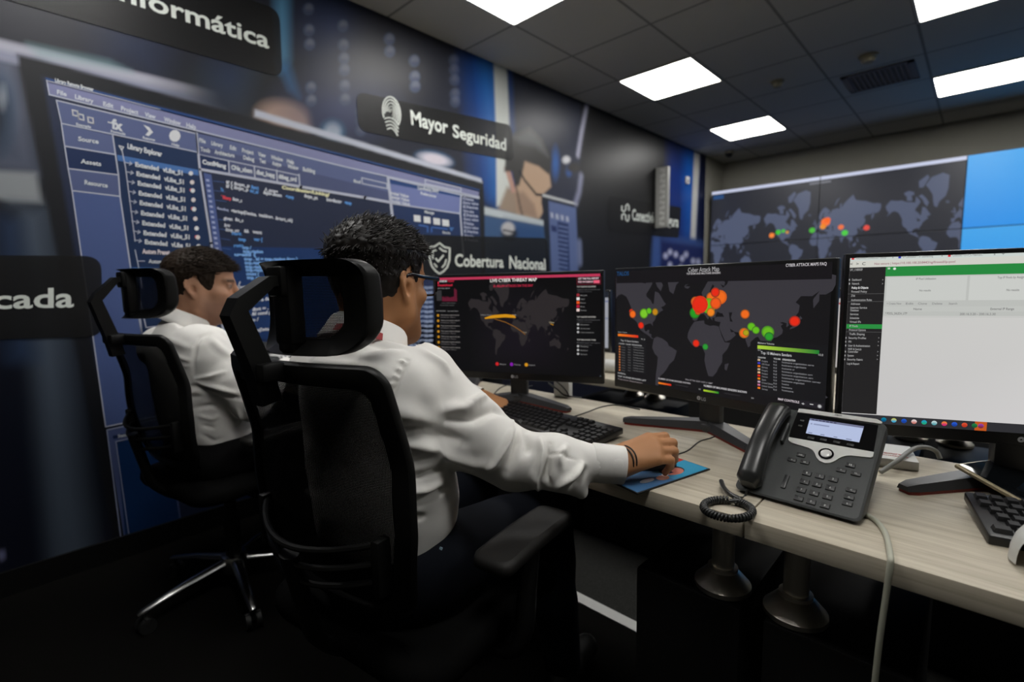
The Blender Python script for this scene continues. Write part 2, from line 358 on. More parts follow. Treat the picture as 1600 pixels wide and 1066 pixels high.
# printed man with glasses
ppoly([(792, 292), (812, 300), (842, 326), (830, 342), (778, 328)], (146, 128, 112), .02)
ppoly([(812, 250), (838, 244), (858, 266), (861, 292), (847, 305), (846, 318), (850, 330), (842, 342), (808, 334), (804, 300)], (176, 148, 124), .012)
ppoly([(818, 300), (835, 320), (840, 342), (808, 334), (804, 302)], (140, 116, 100), .02, .8)
ppoly([(788, 262), (796, 262), (807, 300), (800, 302)], (176, 136, 122), .010)
ppoly([(788, 268), (791, 236), (803, 208), (828, 199), (848, 217), (862, 248), (859, 274), (842, 260), (820, 252), (816, 272), (811, 290), (805, 290), (800, 268)], (46, 45, 44), .012)
ppoly([(800, 214), (828, 201), (846, 218), (856, 244), (836, 228), (812, 222)], (92, 94, 96), .03, .9)  # lighter hair top: a reflection painted into the print colour
pline([(812, 268), (820, 282), (838, 304), (846, 305)], .02, (26, 26, 30)); pline([(806, 290), (812, 320), (816, 336)], .02, (46, 44, 44), .015, .8)
ppoly([(752, 322), (850, 345), (850, 354), (752, 335)], (182, 190, 194), .01)
ppoly([(752, 336), (850, 354), (858, 440), (752, 440)], (56, 84, 122), .012); ppoly([(790, 344), (850, 356), (856, 440), (800, 440)], (34, 66, 112), .05, .7)
pell(796, 366, 12, 10, (22, 26, 34), .3); pell(794, 357, 10, 10, (178, 176, 178), .25); ppoly([(786, 358), (806, 362), (806, 365), (786, 361)], (30, 34, 40), .008)
ppoly([(846, 303), (905, 318), (915, 440), (856, 440)], (22, 28, 40), .01)
ppoly([(848, 303), (903, 318), (903, 321), (848, 307)], (186, 188, 190), .008)
ppoly([(857, 314), (900, 325), (905, 440), (862, 440)], (84, 98, 138), .01); ppoly([(871, 346), (888, 350), (891, 440), (874, 440)], (28, 44, 84), .008)
for k in range(11): ppoly([(873, 352+k*7), (887, 355+k*7), (887, 357+k*7), (873, 354+k*7)], (120, 134, 176), .008, .8)
for k in range(4): ppoly([(860+k*8, 332+k*2), (864+k*8, 333+k*2), (865+k*8, 341+k*2), (861+k*8, 340+k*2)], (170, 174, 190), .008, .9)
ppoly([(861, 352), (869, 354), (870, 363), (862, 361)], (26, 40, 84), .008)
# large dark silhouette with a rim of light, then the blue end of the mural
ppoly([(908, 120), (1046, 200), (1052, 460), (905, 460), (902, 300), (908, 230)], (24, 24, 26), .03)
pline([(918, 160), (909, 205), (903, 242)], .05, (140, 140, 158), .02); pline([(908, 276), (905, 300), (900, 316)], .05, (124, 126, 150), .03); pline([(905, 380), (906, 410)], .06, (120, 130, 165), .03, .8)
ppoly([(1046, 180), (1110, 230), (1110, 420), (1046, 420), (1040, 300)], (8, 34, 96), .10); ppoly([(1066, 200), (1090, 230), (1086, 380), (1070, 370)], (16, 74, 150), .12, .8); ppoly([(1046, 180), (1075, 210), (1065, 260), (1044, 240)], (16, 24, 58), .15, .7)
ppoly([(1085, 234), (1094, 240), (1087, 374), (1079, 372)], (176, 176, 172), .03)
ppoly([(1095, 236), (1112, 240), (1112, 420), (1086, 420), (1088, 374)], (6, 16, 48), .03)
ppoly([(1020, 366), (1112, 380), (1112, 440), (1016, 440)], (52, 76, 130), .05); ppoly([(1032, 374), (1112, 388), (1112, 440), (1032, 440)], (24, 34, 84), .04)
for x, y in ((1040, 400), (1047, 394), (1056, 398), (1066, 404), (1072, 398), (1083, 408), (1091, 409), (1047, 414), (1064, 418)): pell(x, y, 3, 4, (180, 184, 214), .8, .9)
# printed monitor: dark bezel and bright edge
ppoly([(26, 84), (60, 92), (755, 283), (757, 330), (762, 900), (190, 900)], (24, 25, 30), .008)
ppoly([(398, 171), (752, 279), (754, 286), (398, 182)], (172, 176, 190), .006)
ppoly([(66, 119), (749, 296), (754, 620), (208, 880)], (34, 42, 66), .006)
mural = MB(); P = np.stack([np.full(YY.shape, XM), YY, ZZ], -1); mural.grid(P, col=CV.reshape(-1, 3)*MG)
m_print = attr_mat('glossy_mural_print', rough=.4, spec=.3)
mural_o = mural.build('wall_mural', m_print, smooth=False, colors=True)
tag(mural_o, 'dark blue printed wall mural of an office with a huge code screen', 'wall mural')
# the picture's printed software window (flat print, laid on in thin layers)
ui = MB(); LV = [0]
def uq(px, col, lv=1, w=None): ui.poly([W(x, y, .0006*lv) for x, y in px], col=lin(col)*MG)
def ul(px, col, wd=2., lv=3):
    for (x0, y0), (x1, y1) in zip(px[:-1], px[1:]):
        dx, dy = x1-x0, y1-y0; L = sqrt(dx*dx+dy*dy)+1e-9; nx, ny = -dy/L*wd/2, dx/L*wd/2; ex, ey = dx/L*wd/2, dy/L*wd/2
        uq([(x0+nx-ex, y0+ny-ey), (x1+nx+ex, y1+ny+ey), (x1-nx+ex, y1-ny+ey), (x0-nx-ex, y0-ny-ey)], col, lv)
def ut(body, x0, y0, x1, y1, h, col=(196, 200, 206), lv=4, bold=.03, sk=0., hy=None):
    """one printed line: baseline from x0,y0 to x1,y1, letter height h in the photo's pixels"""
    h2 = hy or h; text_quad(ui, body, W(x0-sk, y0-h, .0006*lv), W(x1-sk, y1-h2, .0006*lv), W(x1, y1, .0006*lv), W(x0, y0, .0006*lv), lin(col)*MG, bold)
LAV, MID, NAV, WHT, LIN = (118, 121, 158), (82, 92, 130), (22, 40, 78), (200, 202, 206), (172, 176, 192)
uq([(71, 121), (749, 296), (749, 300), (73, 128)], (32, 62, 114)); uq([(73, 126), (540, 245), (748, 298), (748, 308), (540, 261), (77, 148)], LAV)
ul([(77, 148), (540, 261), (748, 308)], LIN, 2); ul([(73, 126), (77, 148)], LIN, 2); ul([(73, 126), (250, 171)], LIN, 1.2)
ut('Library Remote Browser', 86, 128, 146, 143, 6)
for b2, x0, x1 in (('File', 89, 104), ('Library', 117, 146), ('Edit', 161, 177), ('Project', 189, 216), ('View', 226, 243), ('Window', 256, 282), ('Help', 291, 306)): ut(b2, x0, 126+(x0-73)*.2545+17, x1, 126+(x1-73)*.2545+17, 7)
uq([(88, 157), (306, 209), (309, 238), (96, 193)], MID); ul([(96, 193), (88, 157), (306, 209), (309, 238), (96, 193)], LIN, 1.8)
for k, (x, y) in enumerate(((117, 177), (126, 183), (141, 188))): ul([(x-4, y-5), (x+4, y-3), (x+5, y+5), (x-3, y+3), (x-4, y-5)], WHT, 2.)
ut('fx', 174, 200, 192, 205, 15, bold=.05); ul([(169, 191), (180, 194)], WHT, 1.6)
uq([(224, 195), (233, 199), (239, 207), (232, 213), (227, 211), (232, 205)], WHT, 3)
uq([(273+9*cos(t*.628), 212.5+9.5*sin(t*.628)) for t in range(10)], WHT, 3)
for b2, x0, y0, x1 in (('Example', 119, 196, 142), ('Formula', 173, 207, 196), ('Resume', 223, 217, 242), ('Help', 268, 227, 280)): ut(b2, x0, y0, x1, y0+(x1-x0)*.2, 4)
uq([(96, 194), (176, 212), (179.5, 241), (101, 228)], MID); uq([(101, 229), (179.5, 242), (185, 273), (106.5, 263)], NAV); uq([(106.5, 264), (185, 274), (187.5, 307), (112.6, 298)], (78, 88, 126))
uq([(112.6, 298), (187.5, 307), (204, 419), (216, 495), (222, 525), (242, 650), (165, 667)], (72, 88, 134))
ul([(96, 194), (101, 228.5), (106.5, 263.5), (112.6, 298), (137, 468), (165, 667)], LIN, 2); ul([(176, 212), (185, 273.5), (187.5, 307), (204, 419), (222, 525)], LIN, 2.2)
for a in ([(101, 228.5), (179.5, 241.5)], [(106.5, 263.5), (185, 273.5)], [(112.6, 298), (187.5, 307)], [(165, 667), (246, 650)]): ul(a, LIN, 2)
for b2, x0, y0, x1 in (('Source', 122, 220, 154), ('Assets', 126, 255, 158), ('Resource', 132, 288, 168)): ut(b2, x0, y0, x1, y0+(x1-x0)*.15, 7)
uq([(167, 672), (260, 652), (290, 860), (200, 880)], (74, 86, 128)); uq([(181, 690), (260, 673), (290, 880), (202, 900)], (18, 48, 92), 2); ul([(206, 870), (181, 690), (260, 673)], (140, 148, 176), 1.6); ul([(190, 850), (167, 672), (250, 654)], (140, 148, 176), 2)
uq([(176, 681), (206, 675), (207, 680), (177, 686)], NAV, 3); ut('Status', 184, 684, 200, 681, 5)
uq([(178.5, 214), (308, 237.5), (312, 280), (327, 378), (345, 530), (224, 540), (204, 419), (187.5, 307)], (24, 44, 78))
ut('Library Explorer', 199, 232, 253, 245, 8, bold=.05); uq([(183, 242), (309, 265.5), (310, 274.5), (184, 251)], (66, 106, 164), 2); ul([(186, 228), (193, 230), (190, 235), (186, 228)], WHT, 1.5)
RY = [(211, 260, 285, 274), (213, 274.5, 287, 288), (215, 289.5, 288, 301), (216.5, 305, 289, 315.5), (218, 320, 290, 330), (220, 336, 292, 345), (222, 351.5, 294, 360), (224, 367, 296, 374), (226, 381, 297, 388)]
for k, (x0, y0, x1, y1) in enumerate(RY):
    ut('Extended', x0, y0, x0+(x1-x0)*.5, y0+(y1-y0)*.5, 7, bold=.05); ut('vLibs_51', x0+(x1-x0)*.58, y0+(y1-y0)*.58, x1, y1, 7, bold=.05)
    ul([(x0-16, y0-6), (x0-5, y0-4)], LIN, 1.3); ul([(x0-8, y0-7), (x0-5, y0-4), (x0-9, y0-2)], LIN, 1.3)
    uq([(x1+13+3.6*cos(t*.785), y1-3+3.6*sin(t*.785)) for t in range(8)], (204, 196, 196) if k % 2 else (206, 208, 212), 4)
    if k in (2, 4, 7): uq([(x1+10.5+2.6*cos(t*.785), y1-4+2.6*sin(t*.785)) for t in range(8)], (190, 90, 96), 3)
ul([(190, 232), (196, 262), (211, 377)], LIN, 1.6)
ut('Autom Preset', 222, 396, 265, 398, 7, (206, 196, 200), bold=.05); ut('Autom', 232, 411, 253, 412, 6); ut('Preset_2', 258, 412, 290, 415, 6); ul([(211, 391), (217, 420), (222, 450)], LIN, 1.6); ul([(216, 408), (226, 408)], LIN, 1.3); uq([(206, 418), (330, 420), (332, 432), (208, 430)], (66, 106, 164), 2)
ul([(213, 440), (228, 512), (245, 510)], LIN, 1.6); ul([(213, 440), (222, 525)], LIN, 2)
# code editor
uq([(307, 208), (540, 261), (606, 278), (610, 316), (312, 266)], MID); uq([(312, 228), (560, 288), (606, 300), (610, 316), (312, 264)], (70, 78, 112), 2)
ul([(307, 209), (312, 265), (330, 380), (351, 535)], LIN, 3.4)
for b2, x0, x1 in (('File', 311, 321), ('Library', 330, 348), ('Edit', 359, 369), ('Project', 378, 396), ('View', 403, 415), ('Window', 423, 442), ('Help', 448, 459)): ut(b2, x0, 222+(x0-311)*.235, x1, 222+(x1-311)*.235, 6.5)
for b2, x0, x1 in (('Tools', 313, 328), ('Architecture', 335, 366), ('Debug', 380, 397), ('Test', 405, 415), ('Analyze', 425, 439), ('Window', 449, 466), ('Building', 473, 492)): ut(b2, x0, 236+(x0-313)*.195, x1, 236+(x1-313)*.195, 6.5)
uq([(312, 242), (356, 252), (357, 269), (314, 263)], NAV, 3)
for x in (357, 397, 432, 467): ul([(x, 252+(x-357)*.19), (x+1, 270+(x-357)*.17)], LIN, 2)
ul([(312, 242), (466, 274)], LIN, 1.5); ul([(314, 265), (470, 292), (570, 309), (608, 316)], LIN, 4)
for b2, x0, x1 in (('ConfMang', 316, 353), ('CNs_xbsm', 361, 394), ('dbst_Icepg', 400, 429), ('dtbeg_ord', 435, 463)): ut(b2, x0, 256+(x0-316)*.19, x1, 256+(x1-316)*.19, 7, bold=.05)
ut('find', 552, 285, 563, 287, 5); ul([(565, 278), (604, 287), (605, 295), (566, 287), (565, 278)], LIN, 1.6)
uq([(315, 268), (608, 319), (616, 420), (640, 530), (352, 530)], (30, 38, 62)); uq([(330, 385), (612, 390), (640, 530), (352, 530)], (22, 50, 96), 2)
uq([(352, 527), (760, 500), (764, 900), (400, 900)], (24, 40, 80), 1)
uq([(318, 270), (330, 273), (344, 375), (364, 520), (352, 522)], (70, 86, 136), 3)
for k in range(30): y = 280+k*8.2; x = 320+(y-270)*.137; uq([(x, y), (x+5, y+.5), (x+5.6, y+4), (x+.7, y+3.5)], (150, 160, 196), 4)
BL, WH, RD = (84, 140, 206), (190, 194, 204), (214, 70, 84)
CODE = [('if (', 353, 287, 364, 289, WH), ('&vpn_p', 365, 289, 390, 293, WH), ('&ptr)', 392, 294, 404, 297, BL), ('A_access', 413, 298, 434, 302, WH), ('Coordinates/Linking/', 440, 295, 515, 307, (210, 208, 170)), ('if (', 353, 293, 364, 295, WH), ('&vpn_p', 365, 295, 388, 299, WH),
        ('dev_ctr', 390, 300, 404, 303, BL), ('&pts.&nm', 411, 303, 440, 308, WH), ('<cmp', 446, 309, 459, 311, BL), ('&vpn_pt', 475, 308, 496, 312, WH), ('bts&ctr', 510, 314, 534, 318, WH), ('<tmp', 538, 319, 549, 320, BL),
        ('Yo', 344, 298, 349, 299, BL), ('*Sharp', 345, 310, 361, 313, RD), ('&nts_c', 363, 313, 378, 316, WH), ('function', 339, 328, 357, 331, (150, 160, 190)), ('startup(Device,', 361, 331, 401, 338, WH), ('tvaddress,', 404, 338, 427, 342, WH), ('&start_ok)', 430, 343, 457, 347, WH),
        ('given', 349, 343, 363, 345, WH), ('&n_c', 367, 345, 380, 347, WH), ('&str', 350, 354, 360, 355, WH), ('&top_ptr', 352, 361, 374, 363, WH), ('&&', 381, 363, 389, 364, WH), ('want', 394, 364, 409, 366, WH), ('Mask', 362, 367, 378, 368, BL), ('tmp', 372, 376, 384, 377, BL), ('var {', 396, 376, 410, 377, BL), ('retn', 365, 386, 380, 386, BL)]
for k, (t, y) in enumerate((('tmp /', 389), ('tmp.station', 395), ('useid {', 400), ('tmp . id = tmp.station {tmp.}', 407), ('tmp.station mass', 413), ('tmp.station', 419), ('tmp.station', 424), ('count {', 430), ('tmp. num {', 436))): CODE.append((t, 374+k*.9-(14 if 'u' in t[:2] else 0)+4, y, 378+k*.9+len(t)*2.9, y+.6, (120, 168, 226)))
CODE += [('/', 372, 445, 376, 445, WH), ('Device /', 371, 451, 392, 451, WH), ('Handsome', 371, 458, 394, 457, WH), ('vmaddr', 371, 465, 388, 464, WH), ('i = a &alt', 396, 472, 428, 468, WH), ('&vt = . .', 394, 486, 424, 483, WH), ('&. &l cond p', 384, 494, 424, 490, WH), ('goto /', 383, 504, 404, 501, WH), ('Function(Device, &st_ok', 388, 520, 436, 514, WH)]
for t, x0, y0, x1, y1, c in CODE: ut(t, x0, y0, x1, y1, 5, c, bold=.06)
for k in range(16): y = 283+k*15; ul([(333+(y-283)*.137, y), (350+(y-283)*.1, y+2)], (58, 84, 134), 1.0, 4)
for k in range(14):
    y = 452+k*7.5; ut('upd &vt_st = tmp.num', 640, y, 676, y-1, 5, (150, 166, 200), bold=.06)
# printed right-hand tool column
uq([(606, 278), (722, 308), (748, 312), (754, 440), (740, 620), (640, 530), (616, 420), (610, 318)], (28, 46, 84)); uq([(608, 286), (720, 309), (719, 334), (612, 318)], (104, 114, 162), 2); uq([(608, 281), (720, 305), (720, 309), (608, 287)], (30, 62, 114), 2)
ul([(606, 278), (613, 340), (622, 430)], LIN, 4); ul([(612, 318), (719, 334)], LIN, 2); ul([(720, 306), (719, 334), (724, 400)], LIN, 2.4); ul([(606, 278), (722, 305), (748, 310)], LIN, 2)
for k in range(3): ut('Initial Value', 610.5+k, 304+k*6.2, 638+k, 309+k*6.2, 5)
ut('Coordinating Library', 652, 296, 685, 301, 5.5); ut('Reference', 657, 304, 681, 309, 4.5); ul([(664, 281), (720, 294), (720, 299), (664, 287), (664, 281)], LIN, 1.6)
ut('Manage', 663, 333, 678, 335, 4.5)
for x, y in ((651.5, 341.6), (667, 344), (682, 346.4), (696, 348.6)): uq([(x-5.5, y-5.8), (x+5, y-4.6), (x+5.6, y+5.4), (x-5, y+4.4)], (204, 206, 208), 4)
for a in ([(655, 352), (668, 354), (668, 362)], [(674, 362), (674, 355), (698, 358)]): ul(a, (60, 96, 160), 2.4)
uq([(701, 355), (709, 356), (705, 362)], (66, 106, 164), 4); ut('Store', 691, 365, 703, 366, 4)
for k in range(11): ut('Entry value' if k % 2 else 'Data', 723+k*.25, 312+k*6.4, (747 if k % 3 else 740), 314.5+k*6.3, 4.2, (170, 176, 200)); 
ui.build('printed_software_window', m_print, mural_o, smooth=False, colors=True)
# captions: dark translucent plates with white lettering, printed over the picture
def plate_mat():
    m = bpy.data.materials.new('translucent_black_plate'); m.use_nodes = True; nt = m.node_tree; b = nt.nodes['Principled BSDF']; b.inputs['Base Color'].default_value = (.012, .012, .013, 1); b.inputs['Roughness'].default_value = .4; b.inputs['Specular IOR Level'].default_value = .3; b.inputs['Alpha'].default_value = .86
    return m
m_plate = plate_mat(); m_letter = mat('white_print', lin((226, 232, 226)), .45)
def caption(poly, texts, name='caption_plate', icon=None, rad=.06, label=None):
    P = [W(x, y, .004) for x, y in poly]; Q = []
    n = len(P)
    for i in range(n):
        a, b2, c = P[i-1], P[i], P[(i+1) % n]; u, v = a-b2, c-b2; lu, lv = np.linalg.norm(u), np.linalg.norm(v); r = min(rad, lu*.45, lv*.45)
        p0, p1 = b2+u/lu*r, b2+v/lv*r
        for k in range(7): t = k/6; Q.append((1-t)**2*p0+2*t*(1-t)*b2+t*t*p1)
    o = MB().poly(Q).build('caption_plate', m_plate, mural_o, smooth=False)
    if label: o['label'] = label
    for body, TL, TR, BR, BL2, bold in texts:
        mb = MB(); text_quad(mb, body, *[W(x, y, .0055) for x, y in (TL, TR, BR, BL2)], bold=bold); mb.build('lettering', m_letter, o, smooth=False)
    if icon: mi = MB(); icon(mi); mi.build('icon', m_letter, o, smooth=False)
def wl(mb, px, wd):
    for (x0, y0), (x1, y1) in zip(px[:-1], px[1:]):
        dx, dy = x1-x0, y1-y0; L = sqrt(dx*dx+dy*dy)+1e-9; nx, ny = -dy/L*wd/2, dx/L*wd/2; ex, ey = dx/L*wd*.2, dy/L*wd*.2
        mb.poly([W(x, y, .0055) for x, y in ((x0+nx-ex, y0+ny-ey), (x1+nx+ex, y1+ny+ey), (x1-nx+ex, y1-ny+ey), (x0-nx-ex, y0-ny-ey))])
caption([(-60, -160), (436, 16), (441, 122), (-60, -20)], [('Informática', (168, -36), (419, 50), (420, 76.5), (170, -5), .02)], label='dark caption plate reading informática')
caption([(-140, 398), (158, 400), (161, 526), (-140, 534)], [('cada', (-12, 452), (115, 447.5), (115, 479.5), (-12, 482.5), .02)], label='dark caption plate ending in cada, cut by the photo edge')
def fingerprint(mb):
    cx, cy = 611, 176
    for k, (rx, ry, t0, t1) in enumerate(((14, 24, 150, 395), (11, 19.5, 165, 400), (8, 14.5, 175, 410), (5, 9.5, 180, 420), (2.2, 5, 180, 440))):
        wl(mb, [(cx+rx*cos(radians(t))*1., cy+ry*sin(radians(t))+rx*cos(radians(t))*.35) for t in np.linspace(t0, t1, 14)], 2.2)
    for k in range(4): wl(mb, [(cx-11+k*1.5+t*(22-k*2), cy+10+k*4.4+10*t-6*sin(pi*t)+k) for t in np.linspace(0, 1, 7)], 2.1)
caption([(556, 143), (799, 196), (803, 252), (560, 204)], [('Mayor', (640, 171), (699, 187), (699, 209.5), (642, 194.5), .022), ('Seguridad', (706, 193.5), (790, 216), (790, 235.5), (707, 214), .022)], icon=fingerprint, label='dark caption plate reading Mayor Seguridad with fingerprint icon')
def shield(mb):
    o_ = [(0, -24), (8, -18), (16, -17), (15.5, 2), (12, 13), (6, 20), (0, 24), (-6, 20), (-12, 13), (-15.5, 2), (-16, -17), (-8, -18), (0, -24)]
    f = lambda s, q: [(686+x*s, 404+y*s+x*s*.06) for x, y in q]
    wl(mb, f(1, o_), 2.6); q = f(.68, o_); wl(mb, q[0:3], 2.4); wl(mb, q[3:6], 2.4); wl(mb, q[7:9], 2.4); wl(mb, q[9:12], 2.4); wl(mb, [(680, 404), (684, 409), (692, 399)], 2.6)
caption([(618, 366), (854, 372), (860, 436), (618, 436)], [('Cobertura', (710, 396), (786, 400), (786, 418), (710, 416), .022), ('Nacional', (795, 399), (851, 404), (852, 422), (795, 419), .022)], icon=shield, rad=.05, label='dark caption plate reading Cobertura Nacional with shield icon')
def link(mb):
    for s, y0 in ((1, 320), (-1, 345)): wl(mb, [(971, y0+s*2), (971, y0+s*9), (974, y0+s*11), (977, y0+s*8), (977, y0+s*2), (980, y0-s*1), (982, y0+s*3), (982, y0+s*9)], 2.)
caption([(950, 306), (1064, 324), (1060, 372), (950, 362)], [('Conectividad', (987, 326), (1031, 332), (1030, 350), (987, 344), .02), ('Segura', (1037, 334), (1060, 338), (1059, 355), (1036, 352), .02)], icon=link, rad=.05, label='dark caption plate reading Conectividad Segura with link icon')
# blade sign that sticks out of the mural wall
yb = W2(1024, 310)[0]; z0, z1 = on(1026, 357, 'y', yb)[2], on(1026, 263, 'y', yb)[2]
bs = empty('projecting_sign', (XM+.006, yb, (z0+z1)/2), label='narrow grey sign with white raised lettering projecting from the dark mural', cat='sign')
hh = (z1-z0); m_sg = mat('grey_sign_acrylic', (.42, .42, .4), .35)
MB().box((.075, 0, 0), (.15, .05, hh), bev=.008).build('panel', m_sg, bs); MB().box((.004, 0, 0), (.012, .09, hh*.98), bev=.003).build('wall_bracket', m_blk, bs)
t = MB()
for k in range(11):
    z = hh*(.44-.088*k); t.box((.085, -.026, z), (.06, .004, hh*.052), rot=roty(.35*(-1)**k), bev=.001)
t.build('raised_letters', m_white, bs)
# ================================================================== world map used by the displays
LL = [[(-168, 66), (-156, 71), (-140, 70), (-128, 70), (-115, 68), (-108, 68), (-95, 67), (-94, 72), (-85, 69), (-82, 67), (-87, 64), (-94, 60), (-93, 58), (-85, 55), (-82, 52), (-79, 52), (-78, 58), (-77, 62), (-70, 61), (-65, 58), (-60, 54), (-56, 52), (-60, 50), (-65, 49), (-61, 46), (-67, 44), (-70, 42), (-74, 40), (-76, 35), (-81, 31), (-80, 26), (-82, 28), (-85, 30), (-90, 29), (-97, 27), (-97, 21), (-94, 18), (-90, 21), (-87, 21), (-88, 16), (-83, 15), (-83, 10), (-78, 9), (-82, 8), (-86, 11), (-92, 14), (-97, 16), (-105, 20), (-109, 25), (-113, 31), (-117, 33), (-121, 35), (-124, 40), (-124, 47), (-130, 54), (-135, 58), (-145, 60), (-152, 59), (-158, 56), (-165, 54), (-158, 58), (-165, 62)],
      [(-80, 73), (-70, 70), (-62, 66), (-66, 62), (-73, 65), (-78, 69), (-88, 72)], [(-117, 73), (-105, 73), (-102, 69), (-115, 69)], [(-90, 80), (-70, 82), (-65, 81), (-78, 77), (-88, 77)], [(-124, 75), (-112, 76), (-100, 75), (-98, 73), (-120, 73)],
      [(-73, 78), (-60, 81), (-35, 82), (-20, 81), (-20, 75), (-25, 70), (-38, 66), (-43, 60), (-50, 62), (-53, 67), (-55, 72), (-65, 76)],
      [(-78, 9), (-72, 12), (-62, 10), (-52, 5), (-50, 0), (-44, -2), (-35, -6), (-37, -12), (-40, -20), (-48, -26), (-53, -33), (-58, -38), (-65, -42), (-68, -50), (-68, -55), (-74, -52), (-73, -40), (-71, -30), (-70, -18), (-76, -14), (-81, -5), (-80, 1)],
      [(-6, 35), (10, 37), (11, 33), (20, 31), (25, 32), (33, 31), (35, 27), (38, 20), (43, 12), (51, 12), (47, 3), (40, -5), (40, -15), (35, -22), (32, -28), (26, -34), (19, -34), (15, -25), (12, -15), (13, -6), (9, 1), (8, 4), (0, 5), (-8, 4), (-13, 9), (-17, 14), (-16, 21), (-12, 28)],
      [(-9, 37), (-9, 43), (-2, 43), (-1, 46), (-5, 48), (0, 49), (4, 52), (8, 54), (8, 57), (10, 57), (11, 54), (20, 54), (24, 58), (28, 60), (22, 60), (21, 63), (25, 65), (22, 66), (17, 61), (18, 59), (14, 56), (12, 58), (11, 59), (7, 58), (5, 61), (12, 66), (18, 69.5), (26, 71), (33, 69.5), (41, 67), (40, 65), (34, 66), (38, 64), (44, 66), (46, 68), (54, 68.5), (60, 69), (68, 68.5), (68, 72), (73, 73), (73, 69), (80, 72.5), (90, 75), (104, 77.5), (112, 74), (128, 73), (140, 72.5), (160, 70), (170, 70), (180, 69), (180, 65), (177, 62), (170, 60), (163, 60), (163, 56), (157, 51), (156, 57), (163, 62), (155, 59), (142, 59), (136, 55), (141, 53), (140, 48), (135, 43), (128, 40), (129, 36), (126, 34), (126, 38), (121, 39), (118, 38), (122, 37), (119, 35), (122, 31), (121, 27), (115, 23), (108, 21), (109, 13), (105, 9), (100, 13), (103, 2), (100, 6), (98, 16), (94, 17), (90, 22), (87, 21), (80, 15), (80, 10), (77, 8), (73, 17), (72, 21), (67, 25), (57, 26), (51, 29), (50, 30), (52, 25), (56, 26), (59, 22), (52, 16), (44, 13), (39, 21), (35, 28), (34, 31), (36, 36), (30, 36.5), (27, 37), (26, 40), (31, 41.5), (41, 41.5), (38, 45), (34, 45), (31, 46.5), (28, 43), (28, 41), (23, 40), (23, 37), (20, 40), (14, 45), (13, 44), (18, 40.5), (16, 38), (12, 42), (9, 44), (4, 43), (0, 40), (-1, 37), (-5, 36)],
      [(-5, 50), (1, 51), (0, 54), (-2, 57), (-5, 58.5), (-5, 55), (-3, 54), (-5, 52)], [(-10, 52), (-6, 52), (-6, 55), (-9, 54)], [(-24, 65), (-14, 65), (-18, 63.5), (-22, 64), (-22, 66), (-16, 66.5)],
      [(130, 32), (136, 34), (140, 36), (141, 41), (145, 43), (142, 45), (140, 41), (137, 37), (131, 34)], [(44, -17), (50, -15), (47, -25), (44, -23)],
      [(114, -22), (122, -18), (130, -12), (136, -12), (136, -16), (141, -17), (142, -11), (146, -19), (153, -27), (150, -37), (144, -38.5), (138, -35), (131, -31), (124, -33), (115, -34)], [(173, -35), (178, -38), (173, -41), (167, -46), (171, -43)],
      [(95, 5), (106, -6), (103, -5)], [(109, 1), (117, 7), (119, 1), (115, -4), (110, -3)], [(131, -1), (141, -3), (150, -10), (143, -9), (138, -7)], [(121, 18), (124, 12), (126, 7), (122, 8), (120, 14)], [(105, -7), (114, -8), (106, -7)], [(52, 71), (58, 75), (68, 77), (56, 72)]]
SEA = [[(48, 46), (53, 46), (51, 41), (54, 37), (50, 37), (49, 42)], [(-92, 48), (-84, 46.5), (-79, 43.5), (-83, 42), (-87, 42), (-88, 46)]]
def merc(lat): return math.log(math.tan(pi/4+radians(np.clip(lat, -80, 82.5))/2))
def clip_tri(T, rect):
    x0, x1, y0, y1 = rect
    for ax, s, lim in ((0, 1, x0), (0, -1, x1), (1, 1, y0), (1, -1, y1)):
        out = []
        for i in range(len(T)):
            a, b2 = T[i-1], T[i]; da, db = s*(a[ax]-lim), s*(b2[ax]-lim)
            if (da >= 0) != (db >= 0): t = da/(da-db); out.append(a+(b2-a)*t)
            if db >= 0: out.append(b2)
        T = out
        if len(T) < 3: return []
    return T
